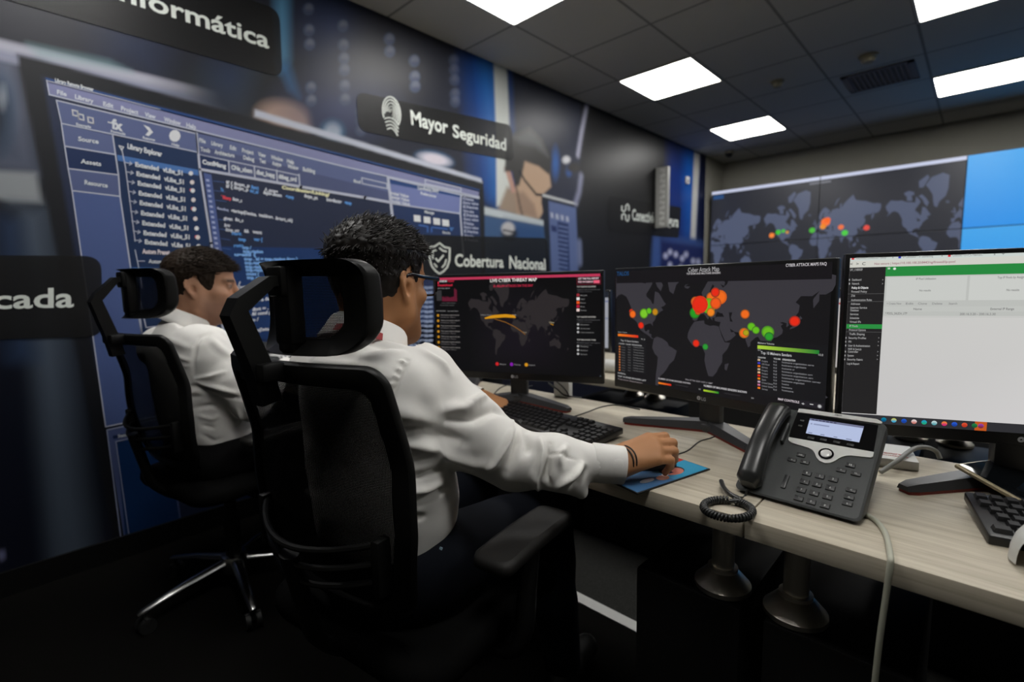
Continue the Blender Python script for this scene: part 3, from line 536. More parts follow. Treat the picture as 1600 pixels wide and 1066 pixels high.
class Screen:
    """a lit display face: origin O (centre), axes u,v; colours stored in its mesh"""
    def __init__(s, O, u, v, rect): s.O, s.u, s.v, s.rect = [np.asarray(q, float) for q in (O, u, v)]+[rect]; s.n = np.cross(s.u, s.v); s.mb = MB(); s.k = 0
    def uv(s, px, py): p = onp(px, py, s.O, s.n)-s.O; return np.array([p@s.u, p@s.v])
    def P(s, uv, lv): return s.O+s.u*uv[0]+s.v*uv[1]+s.n*(.0003+.00025*lv)
    def quad_uv(s, q, col, lv=1, raw=False):
        T = clip_tri([np.asarray(p, float) for p in q], s.rect) if not raw else q
        if len(T) > 2: s.mb.add([s.P(p, lv) for p in T], [tuple(range(len(T)))], col=lin(col) if np.ndim(col) == 1 else [lin(c) for c in col])
    def rect_px(s, x0, y0, x1, y1, col, lv=1):
        a, b2 = s.uv(x0, y0), s.uv(x1, y1); s.quad_uv([(a[0], a[1]), (b2[0], a[1]), (b2[0], b2[1]), (a[0], b2[1])], col, lv)
    def bar(s, x0, y0, wu, hv, col, lv=2, col2=None):
        a = s.uv(x0, y0); q = [(a[0], a[1]), (a[0]+wu, a[1]), (a[0]+wu, a[1]-hv), (a[0], a[1]-hv)]
        if col2 is None: s.quad_uv(q, col, lv)
        else: s.mb.add([s.P(p, lv) for p in q], [(0, 1, 2, 3)], col=[lin(col), lin(col2), lin(col2), lin(col)])
    def blob(s, x, y, r, col, edge=None, lv=4, n=18, core=.55):
        c = s.uv(x, y); V = [s.P(c, lv)]; Cc = [lin(col)]; e = lin(edge) if edge is not None else lin(col)
        for rr, cc in ((core, lin(col)), (1., e)):
            for k in range(n): q = c+rr*r*np.array([cos(2*pi*k/n), sin(2*pi*k/n)]); V.append(s.P((np.clip(q[0], s.rect[0], s.rect[1]), np.clip(q[1], s.rect[2], s.rect[3])), lv)); Cc.append(cc)
        F = [(0, 1+k, 1+(k+1) % n) for k in range(n)]+[(1+k, 1+n+k, 1+n+(k+1) % n, 1+(k+1) % n) for k in range(n)]
        s.mb.add(V, F, col=np.array(Cc))
    def text(s, body, x0, y0, x1, h, col=(220, 220, 220), lv=3, bold=.02, y1=None):
        """baseline left end at x0,y0 (pixels of the photograph), right end x1, cap height h metres"""
        a = s.uv(x0, y0); b2 = s.uv(x1, y0 if y1 is None else y1)
        text_quad(s.mb, body, s.P((a[0], a[1]+h), lv), s.P((b2[0], a[1]+h), lv), s.P((b2[0], a[1]), lv), s.P(a, lv), lin(col), bold*.5)
    def map(s, fit, col, sea, rect_px, lv=1, offs=(0,)):
        A, b2 = [], []
        for (lo, la), (px, py) in fit:
            q = s.uv(px, py); A.append((lo, 1, 0, 0)); b2.append(q[0]); A.append((0, 0, merc(la), 1)); b2.append(q[1])
        a, b0, c, d0 = np.linalg.lstsq(np.array(A), np.array(b2), rcond=None)[0]; s.m = (a, b0, c, d0)
        p, q = s.uv(rect_px[0], rect_px[1]), s.uv(rect_px[2], rect_px[3]); rc = (min(p[0], q[0]), max(p[0], q[0]), min(p[1], q[1]), max(p[1], q[1]))
        for polys, cl, l2 in ((LL, col, lv), (SEA, sea, lv+1)):
            for pl in polys:
                for of in offs:
                    Q = [np.array([a*(lo+of)+b0, c*merc(la)+d0]) for lo, la in pl]
                    for t in tessellate_polygon([[Vector((x, y, 0)) for x, y in Q]]):
                        T = clip_tri([Q[i] for i in t], rc)
                        if len(T) > 2: s.mb.add([s.P(z, l2) for z in T], [tuple(range(len(T)))], col=lin(cl))
    def build(s, name, m, parent):
        o = s.mb.build(name, m, None, smooth=False, colors=True)
        if parent: 
            bpy.context.view_layer.update(); o.parent = parent; o.matrix_parent_inverse = parent.matrix_world.inverted()
        return o
m_screen = attr_mat('lit_display', emit=1.0, rough=.4, spec=.12)
# ------------------------------------------------------------------ video wall
YV = 6.5; PW, PH = 1.213, .685; VX0, VZ1 = -2.598, 2.292
m_vwall = attr_mat('lit_video_wall', emit=1.0, rough=.3); m_bez = mat('black_bezel', (.006, .006, .007), .3)
vb = empty('video_wall_cabinet', (VX0+2*PW, YV+.1, 0), label='black cabinet carrying the video wall along the back wall', cat='cabinet')
MB().box((0, .24, 1.2), (4*PW+.04, .24, 2.22)).build('carcass', m_blk, vb, smooth=False)
FITV = [((-43, 60), (1245.6, 345.6)), ((317, 60), (1468.7, 323.7)), ((139, 36), (1353.6, 356.5)), ((3, 51), (1284, 349)), ((-60+360, 10), (1441, 371))]
VN = [['upper left video wall panel with dark map, next to the mural', 'upper middle video wall panel with dark map, beside the blue panel', 'bright blue upper video wall panel above the white monitor'], ['lower left video wall panel with dark map, behind the black monitors', 'lower middle video wall panel with dark map, behind the white monitor', 'bright blue lower video wall panel behind the white monitor']]
for rw in range(2):
    for cl in range(3):
        x0, z1 = VX0+PW*cl, VZ1-PH*rw; cxx, czz = x0+PW/2, z1-PH/2
        r = empty('video_wall_panel', (cxx, YV+.03, czz-PH/2), label=VN[rw][cl], cat='display panel', group='video wall panels')
        MB().box((0, .05, PH/2), (PW-.002, .1, PH-.002), bev=.004).build('bezel', m_bez, r)
        hw, hh2 = PW/2-.004, PH/2-.004; sc = Screen((cxx, YV+.0285, czz), (1, 0, 0), (0, 0, 1), (-hw, hw, -hh2, hh2)); full = [(-hw, -hh2), (hw, -hh2), (hw, hh2), (-hw, hh2)]
        sc.quad_uv(full, [(40, 140, 226), (44, 150, 230), (70, 165, 232), (62, 160, 230)] if cl == 2 else (33, 35, 44), 0)
        if cl < 2:
            A = []; Bv = []
            for (lo, la), (px, py) in FITV:
                q = sc.uv(px, py); A += [(lo, 1, 0, 0), (0, 0, merc(la), 1)]; Bv += [q[0], q[1]]
            a, b0, c, d0 = np.linalg.lstsq(np.array(A), np.array(Bv), rcond=None)[0]
            for polys, ccol, l2 in ((LL, (76, 84, 108), 1), (SEA, (33, 35, 44), 2)):
                for pl in polys:
                    for of in (-360, 0, 360):
                        Q = [np.array([a*(lo+of)+b0, c*merc(la)+d0]) for lo, la in pl]
                        for t in tessellate_polygon([[Vector((x, y, 0)) for x, y in Q]]):
                            T = clip_tri([Q[i] for i in t], sc.rect)
                            if len(T) > 2: sc.mb.add([sc.P(z, l2) for z in T], [tuple(range(len(T)))], col=lin(ccol))
            if rw == 0:
                for px, py, rr, cc in ((1206, 368, .03, (240, 130, 50)), (1213, 374, .022, (230, 70, 40)), (1216, 363, .028, (60, 190, 50)), (1224, 361, .02, (70, 190, 50)), (1230, 363, .018, (200, 140, 60)), (1271, 352, .045, (245, 110, 40)), (1269, 360, .03, (70, 180, 50)), (1281, 351, .04, (100, 190, 50)), (1290, 347, .045, (245, 110, 40)), (1286, 354, .03, (230, 140, 40)), (1293, 344, .03, (240, 100, 50)), (1314, 355, .028, (230, 110, 60)), (1320, 364, .03, (70, 200, 60)), (1333, 366, .03, (70, 200, 60)), (1335, 376, .03, (70, 200, 60)), (1313, 369, .028, (230, 140, 60)), (1354, 356, .028, (220, 70, 60)), (1269, 382, .026, (220, 80, 60)), (1278, 384, .02, (60, 150, 70)), (1327, 371, .02, (70, 180, 60))):
                    p = sc.uv(px, py)
                    if abs(p[0]) < hw-rr and abs(p[1]) < hh2-rr: sc.blob(px, py, rr, cc, None, 4)
                sc.quad_uv([(-hw, hh2-.036), (hw, hh2-.036), (hw, hh2), (-hw, hh2)], (196, 202, 226), 3)
                if cl == 0: sc.quad_uv([(-hw+.02, hh2-.1), (-hw+.15, hh2-.1), (-hw+.15, hh2-.05), (-hw+.02, hh2-.05)], (30, 70, 120), 3)
                sc.quad_uv([(-hw if cl else hw-.1, hh2-.075), (-hw+.1 if cl else hw, hh2-.075), (-hw+.1 if cl else hw, hh2-.055), (-hw if cl else hw-.1, hh2-.055)], (104, 106, 116), 3)
        sc.build('display', m_vwall, r)
# ================================================================== desks
ZD = .74; YF, YK = .864, 1.435
def wood_mat():
    m = bpy.data.materials.new('pale_grey_oak_laminate'); m.use_nodes = True; nt = m.node_tree; b = nt.nodes['Principled BSDF']
    tc = nt.nodes.new('ShaderNodeTexCoord'); mp = nt.nodes.new('ShaderNodeMapping'); mp.inputs['Scale'].default_value = (2.2, 34, 34); nt.links.new(tc.outputs['Object'], mp.inputs[0])
    n1 = nt.nodes.new('ShaderNodeTexNoise'); n1.inputs['Scale'].default_value = 1.6; n1.inputs['Detail'].default_value = 6; n1.inputs['Distortion'].default_value = .6; nt.links.new(mp.outputs[0], n1.inputs['Vector'])
    mp2 = nt.nodes.new('ShaderNodeMapping'); mp2.inputs['Scale'].default_value = (8, 260, 260); nt.links.new(tc.outputs['Object'], mp2.inputs[0])
    n2 = nt.nodes.new('ShaderNodeTexNoise'); n2.inputs['Scale'].default_value = 1.; n2.inputs['Detail'].default_value = 3; nt.links.new(mp2.outputs[0], n2.inputs['Vector'])
    ad = nt.nodes.new('ShaderNodeMath'); ad.operation = 'MULTIPLY_ADD'; ad.inputs[1].default_value = .45; nt.links.new(n2.outputs[0], ad.inputs[0]); nt.links.new(n1.outputs[0], ad.inputs[2])
    cr = nt.nodes.new('ShaderNodeValToRGB'); nt.links.new(ad.outputs[0], cr.inputs[0])
    cr.color_ramp.elements[0].position = .48; cr.color_ramp.elements[0].color = tuple(lin((164, 155, 136)))+(1,); cr.color_ramp.elements[1].position = .9; cr.color_ramp.elements[1].color = tuple(lin((198, 190, 172)))+(1,)
    e = cr.color_ramp.elements.new(.68); e.color = tuple(lin((184, 175, 157)))+(1,)
    nt.links.new(cr.outputs[0], b.inputs['Base Color']); b.inputs['Roughness'].default_value = .42; b.inputs['Specular IOR Level'].default_value = .35
    bp = nt.nodes.new('ShaderNodeBump'); bp.inputs['Strength'].default_value = .12; bp.inputs['Distance'].default_value = .001; nt.links.new(n2.outputs[0], bp.inputs['Height']); nt.links.new(bp.outputs[0], b.inputs['Normal'])
    return m
m_wood = wood_mat(); m_steel = mat('brushed_steel', (.85, .8, .72), .36, metal=1, stretch=(1, 1, 40), nscale=20); m_darksteel = mat('black_steel', (.006, .006, .006), .6, spec=.2)
def desk(x0, x1, y0, y1, label, posts, panel=True):
    cx, cy = (x0+x1)/2, (y0+y1)/2
    r = empty('desk', (cx, cy, 0), label=label, cat='desk', group='oak topped desks')
    MB().box((0, 0, ZD-.018), (x1-x0-.003, y1-y0, .036), bev=.0015).build('desktop', m_wood, r)
    if not panel: MB().box((0, -(y1-y0)/2+.02, .24), (x1-x0-.04, .02, .47), bev=.003).build('modesty_panel', m_darksteel, r)
    for sx in (-1, 1):
        MB().box((sx*((x1-x0)/2-.13), .0, .265), (.22, y1-y0-.12, .526), bev=.006).build('pedestal', m_darksteel, r)
    for sx, py in posts:
        MB().lathe([(.05, .5285), (.054, .53), (.054, .539), (.052, .541), (.03, .566), (.0285, .5665), (.0285, .573), (.0215, .574), (.0215, ZD-.037), (.03, ZD-.036)], 40, o=(sx, py, 0)).build('post', m_steel, r)
    MB().box((0, (y1-y0)/2-.14, .62), (x1-x0-.3, .1, .06), bev=.01).build('cable_tray', m_darksteel, r)
    return r
XS = [-2.655, -1.474, -.274, .926, 2.126]
LBL = ['oak topped desk of the seated man beside the mural wall', 'oak topped desk in front of the man with glasses, holding two black monitors', 'oak topped desk with the grey desk phone and white screen monitor', 'oak topped desk farthest right in the front row']
for k in range(3):
    c = (XS[k]+XS[k+1])/2; hw = (XS[k+1]-XS[k])/2
    desk(XS[k], XS[k+1], YF, YK, LBL[k], [(-hw+.059, .98-(YF+YK)/2), (hw-.074, .98-(YF+YK)/2), (-hw+.064, 1.34-(YF+YK)/2), (hw-.09, 1.34-(YF+YK)/2)])
FL = ['oak topped desk of the second row nearest the mural', 'oak topped desk of the second row behind the two dark monitors', 'oak topped desk of the second row behind the white screen monitor']
XF = [-2.655, -1.30, -.1, 1.1]
for k in range(3):
    hw = (XF[k+1]-XF[k])/2
    desk(XF[k], XF[k+1], 1.80, 2.50, FL[k], [(-hw+.064, .26), (hw-.064, .26)], False)
# ================================================================== monitors
m_bezel = mat('black_monitor_plastic', (.008, .008, .009), .32); m_stand = mat('dark_grey_stand', (.03, .03, .032), .4); m_red = mat('red_foot_underside', lin((120, 26, 14)), .5); m_logo = mat('grey_logo', (.4, .4, .42), .4)
def monitor(cx, cy, a, w, h, zb, label, content, zd=ZD, hub=.055, logo=True, foot=True):
    r = empty('monitor', (cx, cy, zd), a, label, 'monitor', 'desk monitors'); R = rotz(a); O0 = np.array([cx, cy, zd]); zc = zb+h/2-zd
    MB().box((0, .012, zc), (w, .024, h), bev=.003).box((0, .032, zc-.01), (w*.72, .03, h*.66), bev=.012).build('housing', m_bezel, r)
    n = MB(); n.box((0, .048, (zc-.1)/2), (.062, .026, zc+.06), bev=.006); n.box((0, hub-.006, .012), (.075, .06, .022), bev=.006)
    n.build('neck', m_stand, r)
    if foot:
        for sx in (-1, 1):
            f = MB(); A = np.array([0, hub, .0]); B = np.array([sx*.208, -.07, .0]); d = B-A; d /= np.linalg.norm(d); p = np.array([-d[1], d[0], 0])
            def sec(P, hw, z0, z1, t): return [P-p*hw+[0, 0, z0], P+p*hw+[0, 0, z0], P+p*hw*t+[0, 0, z1], P-p*hw*t+[0, 0, z1]]
            s = [sec(A-d*.01, .028, .007, .03, .7), sec(A+d*.05, .027, .007, .028, .7), sec(B-d*.02, .018, .007, .02, .7), sec(B, .012, .007, .016, .7)]
            V = np.array(s).reshape(-1, 3); F = [(i*4+k, i*4+(k+1) % 4, i*4+4+(k+1) % 4, i*4+4+k) for i in range(3) for k in range(4)]+[(3, 2, 1, 0), (12, 13, 14, 15)]
            f.add(V, F); fo = f.build('foot', m_stand, r, angle=25)
            g = MB(); s2 = [sec(q, hw, .0005, .0075, 1.) for q, hw in ((A, .0265), (B-d*.02, .0165), (B-d*.004, .011))]; V = np.array(s2).reshape(-1, 3)
            F = [(i*4+k, i*4+(k+1) % 4, i*4+4+(k+1) % 4, i*4+4+k) for i in range(2) for k in range(4)]+[(3, 2, 1, 0), (8, 9, 10, 11)]
            g.add(V, F).build('red_underside', m_red, fo, smooth=False)
    if logo:
        l = MB(); zl = zb-zd+.012; y = -.0008
        text_quad(l, 'LG', (-.002, y, zl+.004), (.011, y, zl+.004), (.011, y, zl-.005), (-.002, y, zl-.005), bold=.02)
        for k in range(20): t0, t1 = k/20*2*pi, (k+1)/20*2*pi; l.add([(-.0095+.0055*cos(t0), y, zl+.0055*sin(t0)), (-.0095+.0055*cos(t1), y, zl+.0055*sin(t1)), (-.0095+.0015*cos(t1), y, zl+.0015*sin(t1)), (-.0095+.0015*cos(t0), y, zl+.0015*sin(t0))], [(0, 1, 2, 3)])
        l.build('logo', m_logo, r, smooth=False)
    aw, top, bot = w/2-.008, .009, .024; hh = (h-top-bot)/2
    Oc = O0+R@np.array([0, -.0003, zc+(bot-top)/2]); sc = Screen(Oc, R@np.array([1., 0, 0]), (0, 0, 1), (-aw, aw, -hh, hh)); sc.hw, sc.hh = aw, hh
    sc.full = [(-aw, -hh), (aw, -hh), (aw, hh), (-aw, hh)]
    content(sc); sc.build('display', m_screen, r); return r
def ord_quad(sc, p0, p1, th, col, lv=3):
    a, b2 = sc.uv(*p0), sc.uv(*p1); d = b2-a; d = d/np.linalg.norm(d); n = np.array([-d[1], d[0]])*th/2; sc.quad_uv([a-n, b2-n, b2+n, a+n], col, lv)
def scr1(sc):   # threat map in grey on black
    sc.quad_uv(sc.full, [(5, 5, 9), (5, 5, 9), (3, 3, 5), (3, 3, 5)], 0, raw=True)
    sc.blob(812, 530, .2, (15, 10, 20), (5, 5, 8), 0.5, 26, .15)
    hw, hh = sc.hw, sc.hh; sc.quad_uv([(-hw, hh-.0105), (hw-.004, hh-.0105), (hw-.004, hh-.002), (-hw, hh-.002)], (182, 52, 84), 2)
    sc.map([((19, -34), (814.8, 541)), ((-70, -54), (773.5, 553.5)), ((-166, 62), (733.7, 476)), ((178, 64), (888, 477)), ((150, -38), (875.6, 546)), ((-43, 60), (784.4, 481)), ((77, 8), (843, 517))], (40, 36, 38), (8, 6, 11), (690, 440, 900, 570), 1)
    sc.text('LIVE CYBER THREAT MAP', 766, 441, 839, .0115, (228, 226, 220), bold=.03, y1=440); sc.text('30 ,483,694 ATTACKS ON THIS DAY', 771, 449, 833, .008, (190, 40, 70), y1=448)
    sc.text('CHECK', 687, 441, 699, .006, (225, 225, 225), bold=.04); sc.text('POINT', 700, 441, 710, .006, (200, 40, 66), bold=.04); sc.rect_px(682, 436, 686, 444, (205, 40, 66), 2); sc.text('threatcloud', 681, 447.5, 707, .0075, (205, 40, 66), bold=.05); sc.text('Threat map report', 681, 451.5, 703, .004, (150, 150, 150))
    sc.rect_px(682, 454, 690.5, 470, (48, 48, 50), 2)
    for k in range(22): h = .012+.006*rng.random()+(.028 if k > 17 else 0); a = sc.uv(691+k*1.06, 471); sc.quad_uv([(a[0], a[1]), (a[0]+.0028, a[1]), (a[0]+.0028, a[1]+h), (a[0], a[1]+h)], (92, 22, 44), 2)
    sc.text('recent daily attacks', 690, 474.5, 712, .004, (90, 90, 90)); sc.text('from last week', 688, 478, 710, .004, (90, 90, 90)); sc.text('ATTACKS   current rate', 682, 487, 716, .0045, (140, 140, 140))
    for k in range(7):
        y = 493+k*8.35; x = 684.6+k*.2; sc.blob(x, y, .0052, (190, 134, 30), (120, 84, 20), 3, 12, .6); sc.text('Web server exploit attempt', x+4, y+.2, x+33.5, .0045, (134, 130, 128)); sc.text('17:42:21, Peru', x+4, y+3.6, x+27, .0038, (108, 104, 104))
    P = [(757.5, 496.5), (770, 492.5), (790, 491), (804, 492.5), (806, 495.5)]; Q = [(806, 497), (790, 496), (775, 497), (758, 498.5)]
    pts = [sc.uv(*q) for q in P+Q]; sc.mb.add([sc.P(p, 5) for p in pts], [tuple(t) for t in tessellate_polygon([[Vector((p[0], p[1], 0)) for p in pts]])], col=lin((205, 142, 18)))
    arc = [(773, 498.5), (790, 503.5), (805, 511), (816, 518.5), (821, 523)]
    for a, b2 in zip(arc[:-1], arc[1:]): ord_quad(sc, a, b2, .0022, (140, 92, 30), 4)
    sc.text('United States', 751, 493, 768, .0045, (130, 128, 126)); sc.text('Italy', 801, 493, 807, .0045, (150, 148, 146)); sc.text('Kenya', 817, 520, 823, .004, (150, 140, 120)); sc.text('China', 858, 505, 866, .005, (180, 170, 140)); ord_quad(sc, (860, 506), (865, 508), .002, (205, 142, 18), 4)
    q = [(901, 432), (938.5, 431.5), (938, 444), (901, 444)]; sc.rect_px(901, 431.5, 939, 444.5, (92, 18, 34), 1); sc.rect_px(902, 433, 938, 443.5, (20, 8, 12), 2)
    sc.text('GET THE FULL REPORT', 903.5, 437, 936, .006, (220, 200, 204), bold=.05); sc.text('FREE ON DEMAND', 903.5, 442, 927, .006, (220, 180, 190), bold=.05); sc.rect_px(927.5, 438, 937, 442.5, (226, 90, 118), 3)
    for y, ls in ((449.5, ('TOP TARGETED COUNTRIES', 'Highest rate of attacks per', 'organization in the last day')), (496.5, ('TOP TARGETED INDUSTRIES', 'Highest rate of attacks per', 'organization in the last day')), (532, ('TOP MALWARE TYPES', 'Malware types with highest', 'impact in the last day'))):
        sc.text(ls[0], 901.5, y, 931, .005, (170, 168, 164), bold=.04); sc.text(ls[1], 901.5, y+4.2, 938, .004, (84, 84, 86)); sc.text(ls[2], 901.5, y+7.4, 925, .004, (70, 70, 72))
    for k, (n, c) in enumerate((('Mongolia', (140, 40, 50)), ('Nepal', (226, 220, 218)), ('Bhutan', (226, 84, 30)), ('Macao', (176, 20, 54)), ('Georgia', (226, 200, 196)))):
        y = 459+k*5.85; sc.rect_px(901, y, 905.6, y+4.3, c, 3); sc.text(n, 907, y+3.6, 907+len(n)*1.35, .0045, (120, 120, 120))
    for ys0, ns in ((507, ('Education', 'Government', 'Communications')), (541, ('Phishing', 'Backdoor', 'Spyware'))):
        for k, n in enumerate(ns): y = ys0+k*6; sc.blob(903.3, y, .0042, (180, 180, 180), (120, 120, 120), 3, 10, .6); sc.text(n, 907, y+1.4, 907+len(n)*1.5, .0045, (120, 120, 120))
    for x, c, n in ((777, (200, 30, 36), 'Malware'), (799.5, (126, 24, 160), 'Phishing'), (822.5, (206, 142, 24), 'Exploit')): sc.blob(x, 568.7+(x-777)*.03, .0068, c, tuple(q*.6 for q in c), 3, 14, .7); sc.text(n, x+4, 570+(x-777)*.03, x+14, .005, (120, 118, 118))
    sc.blob(938.5, 588, .004, (60, 66, 70), (10, 10, 14), 3, 10)
def scr2(sc):   # grey attack map
    sc.quad_uv(sc.full, (18, 17, 20), 0, raw=True); hw, hh = sc.hw, sc.hh
    sc.quad_uv([(-hw, hh-.036), (hw, hh-.036), (hw, hh), (-hw, hh)], (19, 17, 21), 2.4)
    sc.map([((19, -34), (1112, 585)), ((77, 8), (1170, 548)), ((-17, 15), (1074, 530)), ((-9, 38), (1086, 494)), ((139, 36), (1243, 503)), ((-43, 60), (1050, 465)), ((-95, 20), (1005, 522)), ((-69, -20), (1032, 560)), ((178, 65), (1300, 442)), ((-124, 40), (985, 488))], (54, 52, 58), (18, 17, 20), (963, 432, 1300, 650), 1)
    sc.text('TALOS', 964, 431, 983, .0125, (22, 66, 110), bold=.05); sc.text('Cyber Attack Map', 1075.5, 425.5, 1124, .0125, (176, 174, 176), bold=.0, y1=423.5); sc.text('TOP SPAM AND MALWARE SENDERS', 1073, 429.5, 1126, .0052, (180, 176, 178), bold=.04, y1=428); sc.text('CYBER ATTACK MAPS FAQ', 1228, 417, 1292, .007, (190, 186, 190), bold=.04, y1=414)
    OR, RE, GR = (236, 104, 26), (226, 40, 18), (96, 186, 26)
    for x, y, r, c, e in ((989, 491, .013, OR, (60, 40, 30)), (987, 487, .009, RE, (60, 40, 30)), (1006.5, 490, .016, (120, 196, 40), (50, 80, 30)), (1014.5, 486, .010, GR, (40, 60, 40)), (1024, 487.5, .011, (190, 130, 20), (60, 80, 30)), (1002, 508.5, .011, RE, (70, 40, 36)), (1094, 476, .024, RE, (200, 46, 20)), (1087, 471.5, .014, OR, (150, 70, 30)), (1098, 470, .012, (120, 130, 24), (90, 90, 30)), (1107.5, 478, .021, GR, (70, 150, 30)), (1086, 489, .016, (36, 150, 30), (40, 90, 30)), (1091, 487, .010, (200, 90, 20), (80, 60, 30)), (1111, 488, .012, (236, 130, 30), (120, 80, 30)), (1111.5, 464.5, .014, OR, (110, 70, 30)), (1118, 457, .013, RE, (110, 50, 30)), (1125.5, 464.5, .019, OR, (190, 84, 24)), (1118.5, 474, .016, (236, 84, 24), (150, 70, 30)), (1164.5, 491, .0125, OR, (90, 60, 30)), (1163, 520.5, .0135, OR, (110, 90, 30)), (1166, 520, .008, (170, 160, 20), (100, 100, 30)), (1174.5, 510.5, .011, GR, (60, 80, 40)), (1181.5, 516, .010, GR, (60, 80, 40)), (1200, 519, .0155, (100, 180, 30), (60, 120, 36)), (1202, 526, .011, (40, 150, 40), (40, 70, 40)), (1242, 502, .013, RE, (90, 40, 36)), (1088, 536.5, .011, RE, (80, 40, 36)), (1102.5, 542, .009, (40, 150, 50), (40, 70, 40))):
        sc.blob(x, y, r*.97, c, e, 4+.02*rng.random(), 16, .62)
    sc.rect_px(965, 518, 1009, 585, (22, 22, 25), 2.4); sc.bar(966, 521.5, .077, .0072, (232, 120, 26), 3, (214, 40, 24)); sc.text('Spam Volume', 966, 519.5, 980, .0035, (150, 150, 150))
    sc.text('9.3', 1002, 531, 1008, .004, (150, 150, 150)); sc.text('Top 10 Spam Senders', 970, 533, 998, .0055, (170, 170, 170)); sc.text('COUNTRY   VOLUME  ORGANIZATION', 967, 537.5, 1003, .0035, (170, 170, 170), bold=.05)
    for k in range(10): y = 543+k*4.05; sc.bar(967.5, y-2.4, .0052, .004, (206, 120, 60), 3); sc.text('Germany', 971.5, y, 977, .003, (110, 110, 110)); sc.text('9.0', 981.5, y, 985.5, .003, (110, 110, 110)); sc.text('hosting service', 990, y, 1006, .003, (120, 120, 120))
    sc.text('OVERALL', 965.5, 583.5, 978, .004, (170, 170, 170), bold=.05); sc.text('TOP 10 SPAM SENDERS LIST', 965.5, 588.5, 1010, .0045, (170, 170, 170), bold=.05, y1=593); sc.text('Real-time Reputation', 966, 593, 1004, .005, (130, 120, 122), y1=598)
    sc.text('Wed 07 Feb 2024 13:57:11 GMT', 1071, 594, 1114, .0045, (150, 146, 150), y1=600.5); sc.text('NUMBER OF SPAM SENDERS SHOWN', 1029, 592.5, 1079, .0048, (170, 166, 168), bold=.05, y1=600); sc.bar(1029, 597, .043, .005, (236, 130, 26), 3, (200, 30, 24)); sc.bar(1056, 600.5, .04, .003, (40, 38, 42), 2.8)
    sc.text('NUMBER OF MALWARE SENDERS SHOWN', 1100, 604, 1167, .0055, (190, 188, 190), bold=.05, y1=615); sc.bar(1099.5, 608.5, .043, .005, (170, 200, 40), 3, (20, 130, 40)); sc.bar(1132, 613.5, .042, .003, (40, 38, 42), 2.8); sc.text('50', 1092, 609, 1095, .004, (150, 150, 150)); sc.text('50', 1174, 623, 1178, .004, (150, 150, 150))
    sc.rect_px(1182, 532, 1297, 634, (20, 20, 23), 2.4); sc.text('Malware Volume', 1184.5, 537, 1210, .0045, (170, 170, 170), y1=539); sc.bar(1184, 539.5, .135, .0085, (170, 206, 60), 3, (24, 120, 46)); sc.text('8.0', 1184.5, 548, 1189, .004, (150, 150, 150)); sc.text('10.0', 1279, 556, 1286.5, .005, (160, 160, 160))
    sc.text('Top 10 Malware Senders', 1189, 553, 1237, .0068, (196, 196, 198), y1=557.5); sc.text('COUNTRY', 1184.5, 559.5, 1197, .0038, (180, 180, 180), bold=.05); sc.text('VOLUME', 1209, 561.5, 1220, .0038, (180, 180, 180), bold=.05); sc.text('ORGANIZATION', 1222.5, 563, 1243, .0042, (190, 190, 190), bold=.06)
    for k, (n, c) in enumerate((('Hungary', (196, 170, 140)), ('USA House', (60, 60, 190)), ('Germany', (224, 110, 20)), ('Hungary', (190, 170, 140)), ('Hungary', (220, 180, 140)), ('Vietnam', (220, 36, 20)), ('Spain', (226, 130, 20)), ('United States', (190, 160, 180)), ('United States', (200, 110, 150)), ('Germany', (230, 120, 20)))):
        y = 563+k*4.85; sc.bar(1184.2, y-2.2, .0062, .0045, c, 3); sc.text(n, 1190.5, y+2.2, 1190.5+len(n)*1.35, .0042, (130, 130, 134), y1=y+3); sc.text('9.0', 1208.5, y+3.4, 1214, .0042, (136, 136, 140)); L = (50, 38, 20, 48, 49, 61, 35, 11, 16, 18)[k]; sc.text('hostname organization server'[:max(6, int(L*.55))], 1222, y+4.2, 1222+L, .0042, (136, 136, 140), y1=y+4.2+L*.1)
    sc.text('MAP CONTROLS', 1216, 625, 1249, .0055, (200, 190, 196), bold=.05, y1=631); sc.rect_px(1250, 625, 1287, 640, (32, 30, 36), 2.6); sc.text('+', 1252.5, 632.5, 1257.5, .006, (190, 190, 190), bold=.05); sc.text('-', 1265.5, 633.5, 1271, .01, (190, 190, 190), bold=.05); sc.blob(1281, 635, .005, (190, 190, 190), (40, 38, 44), 4, 12, .4)
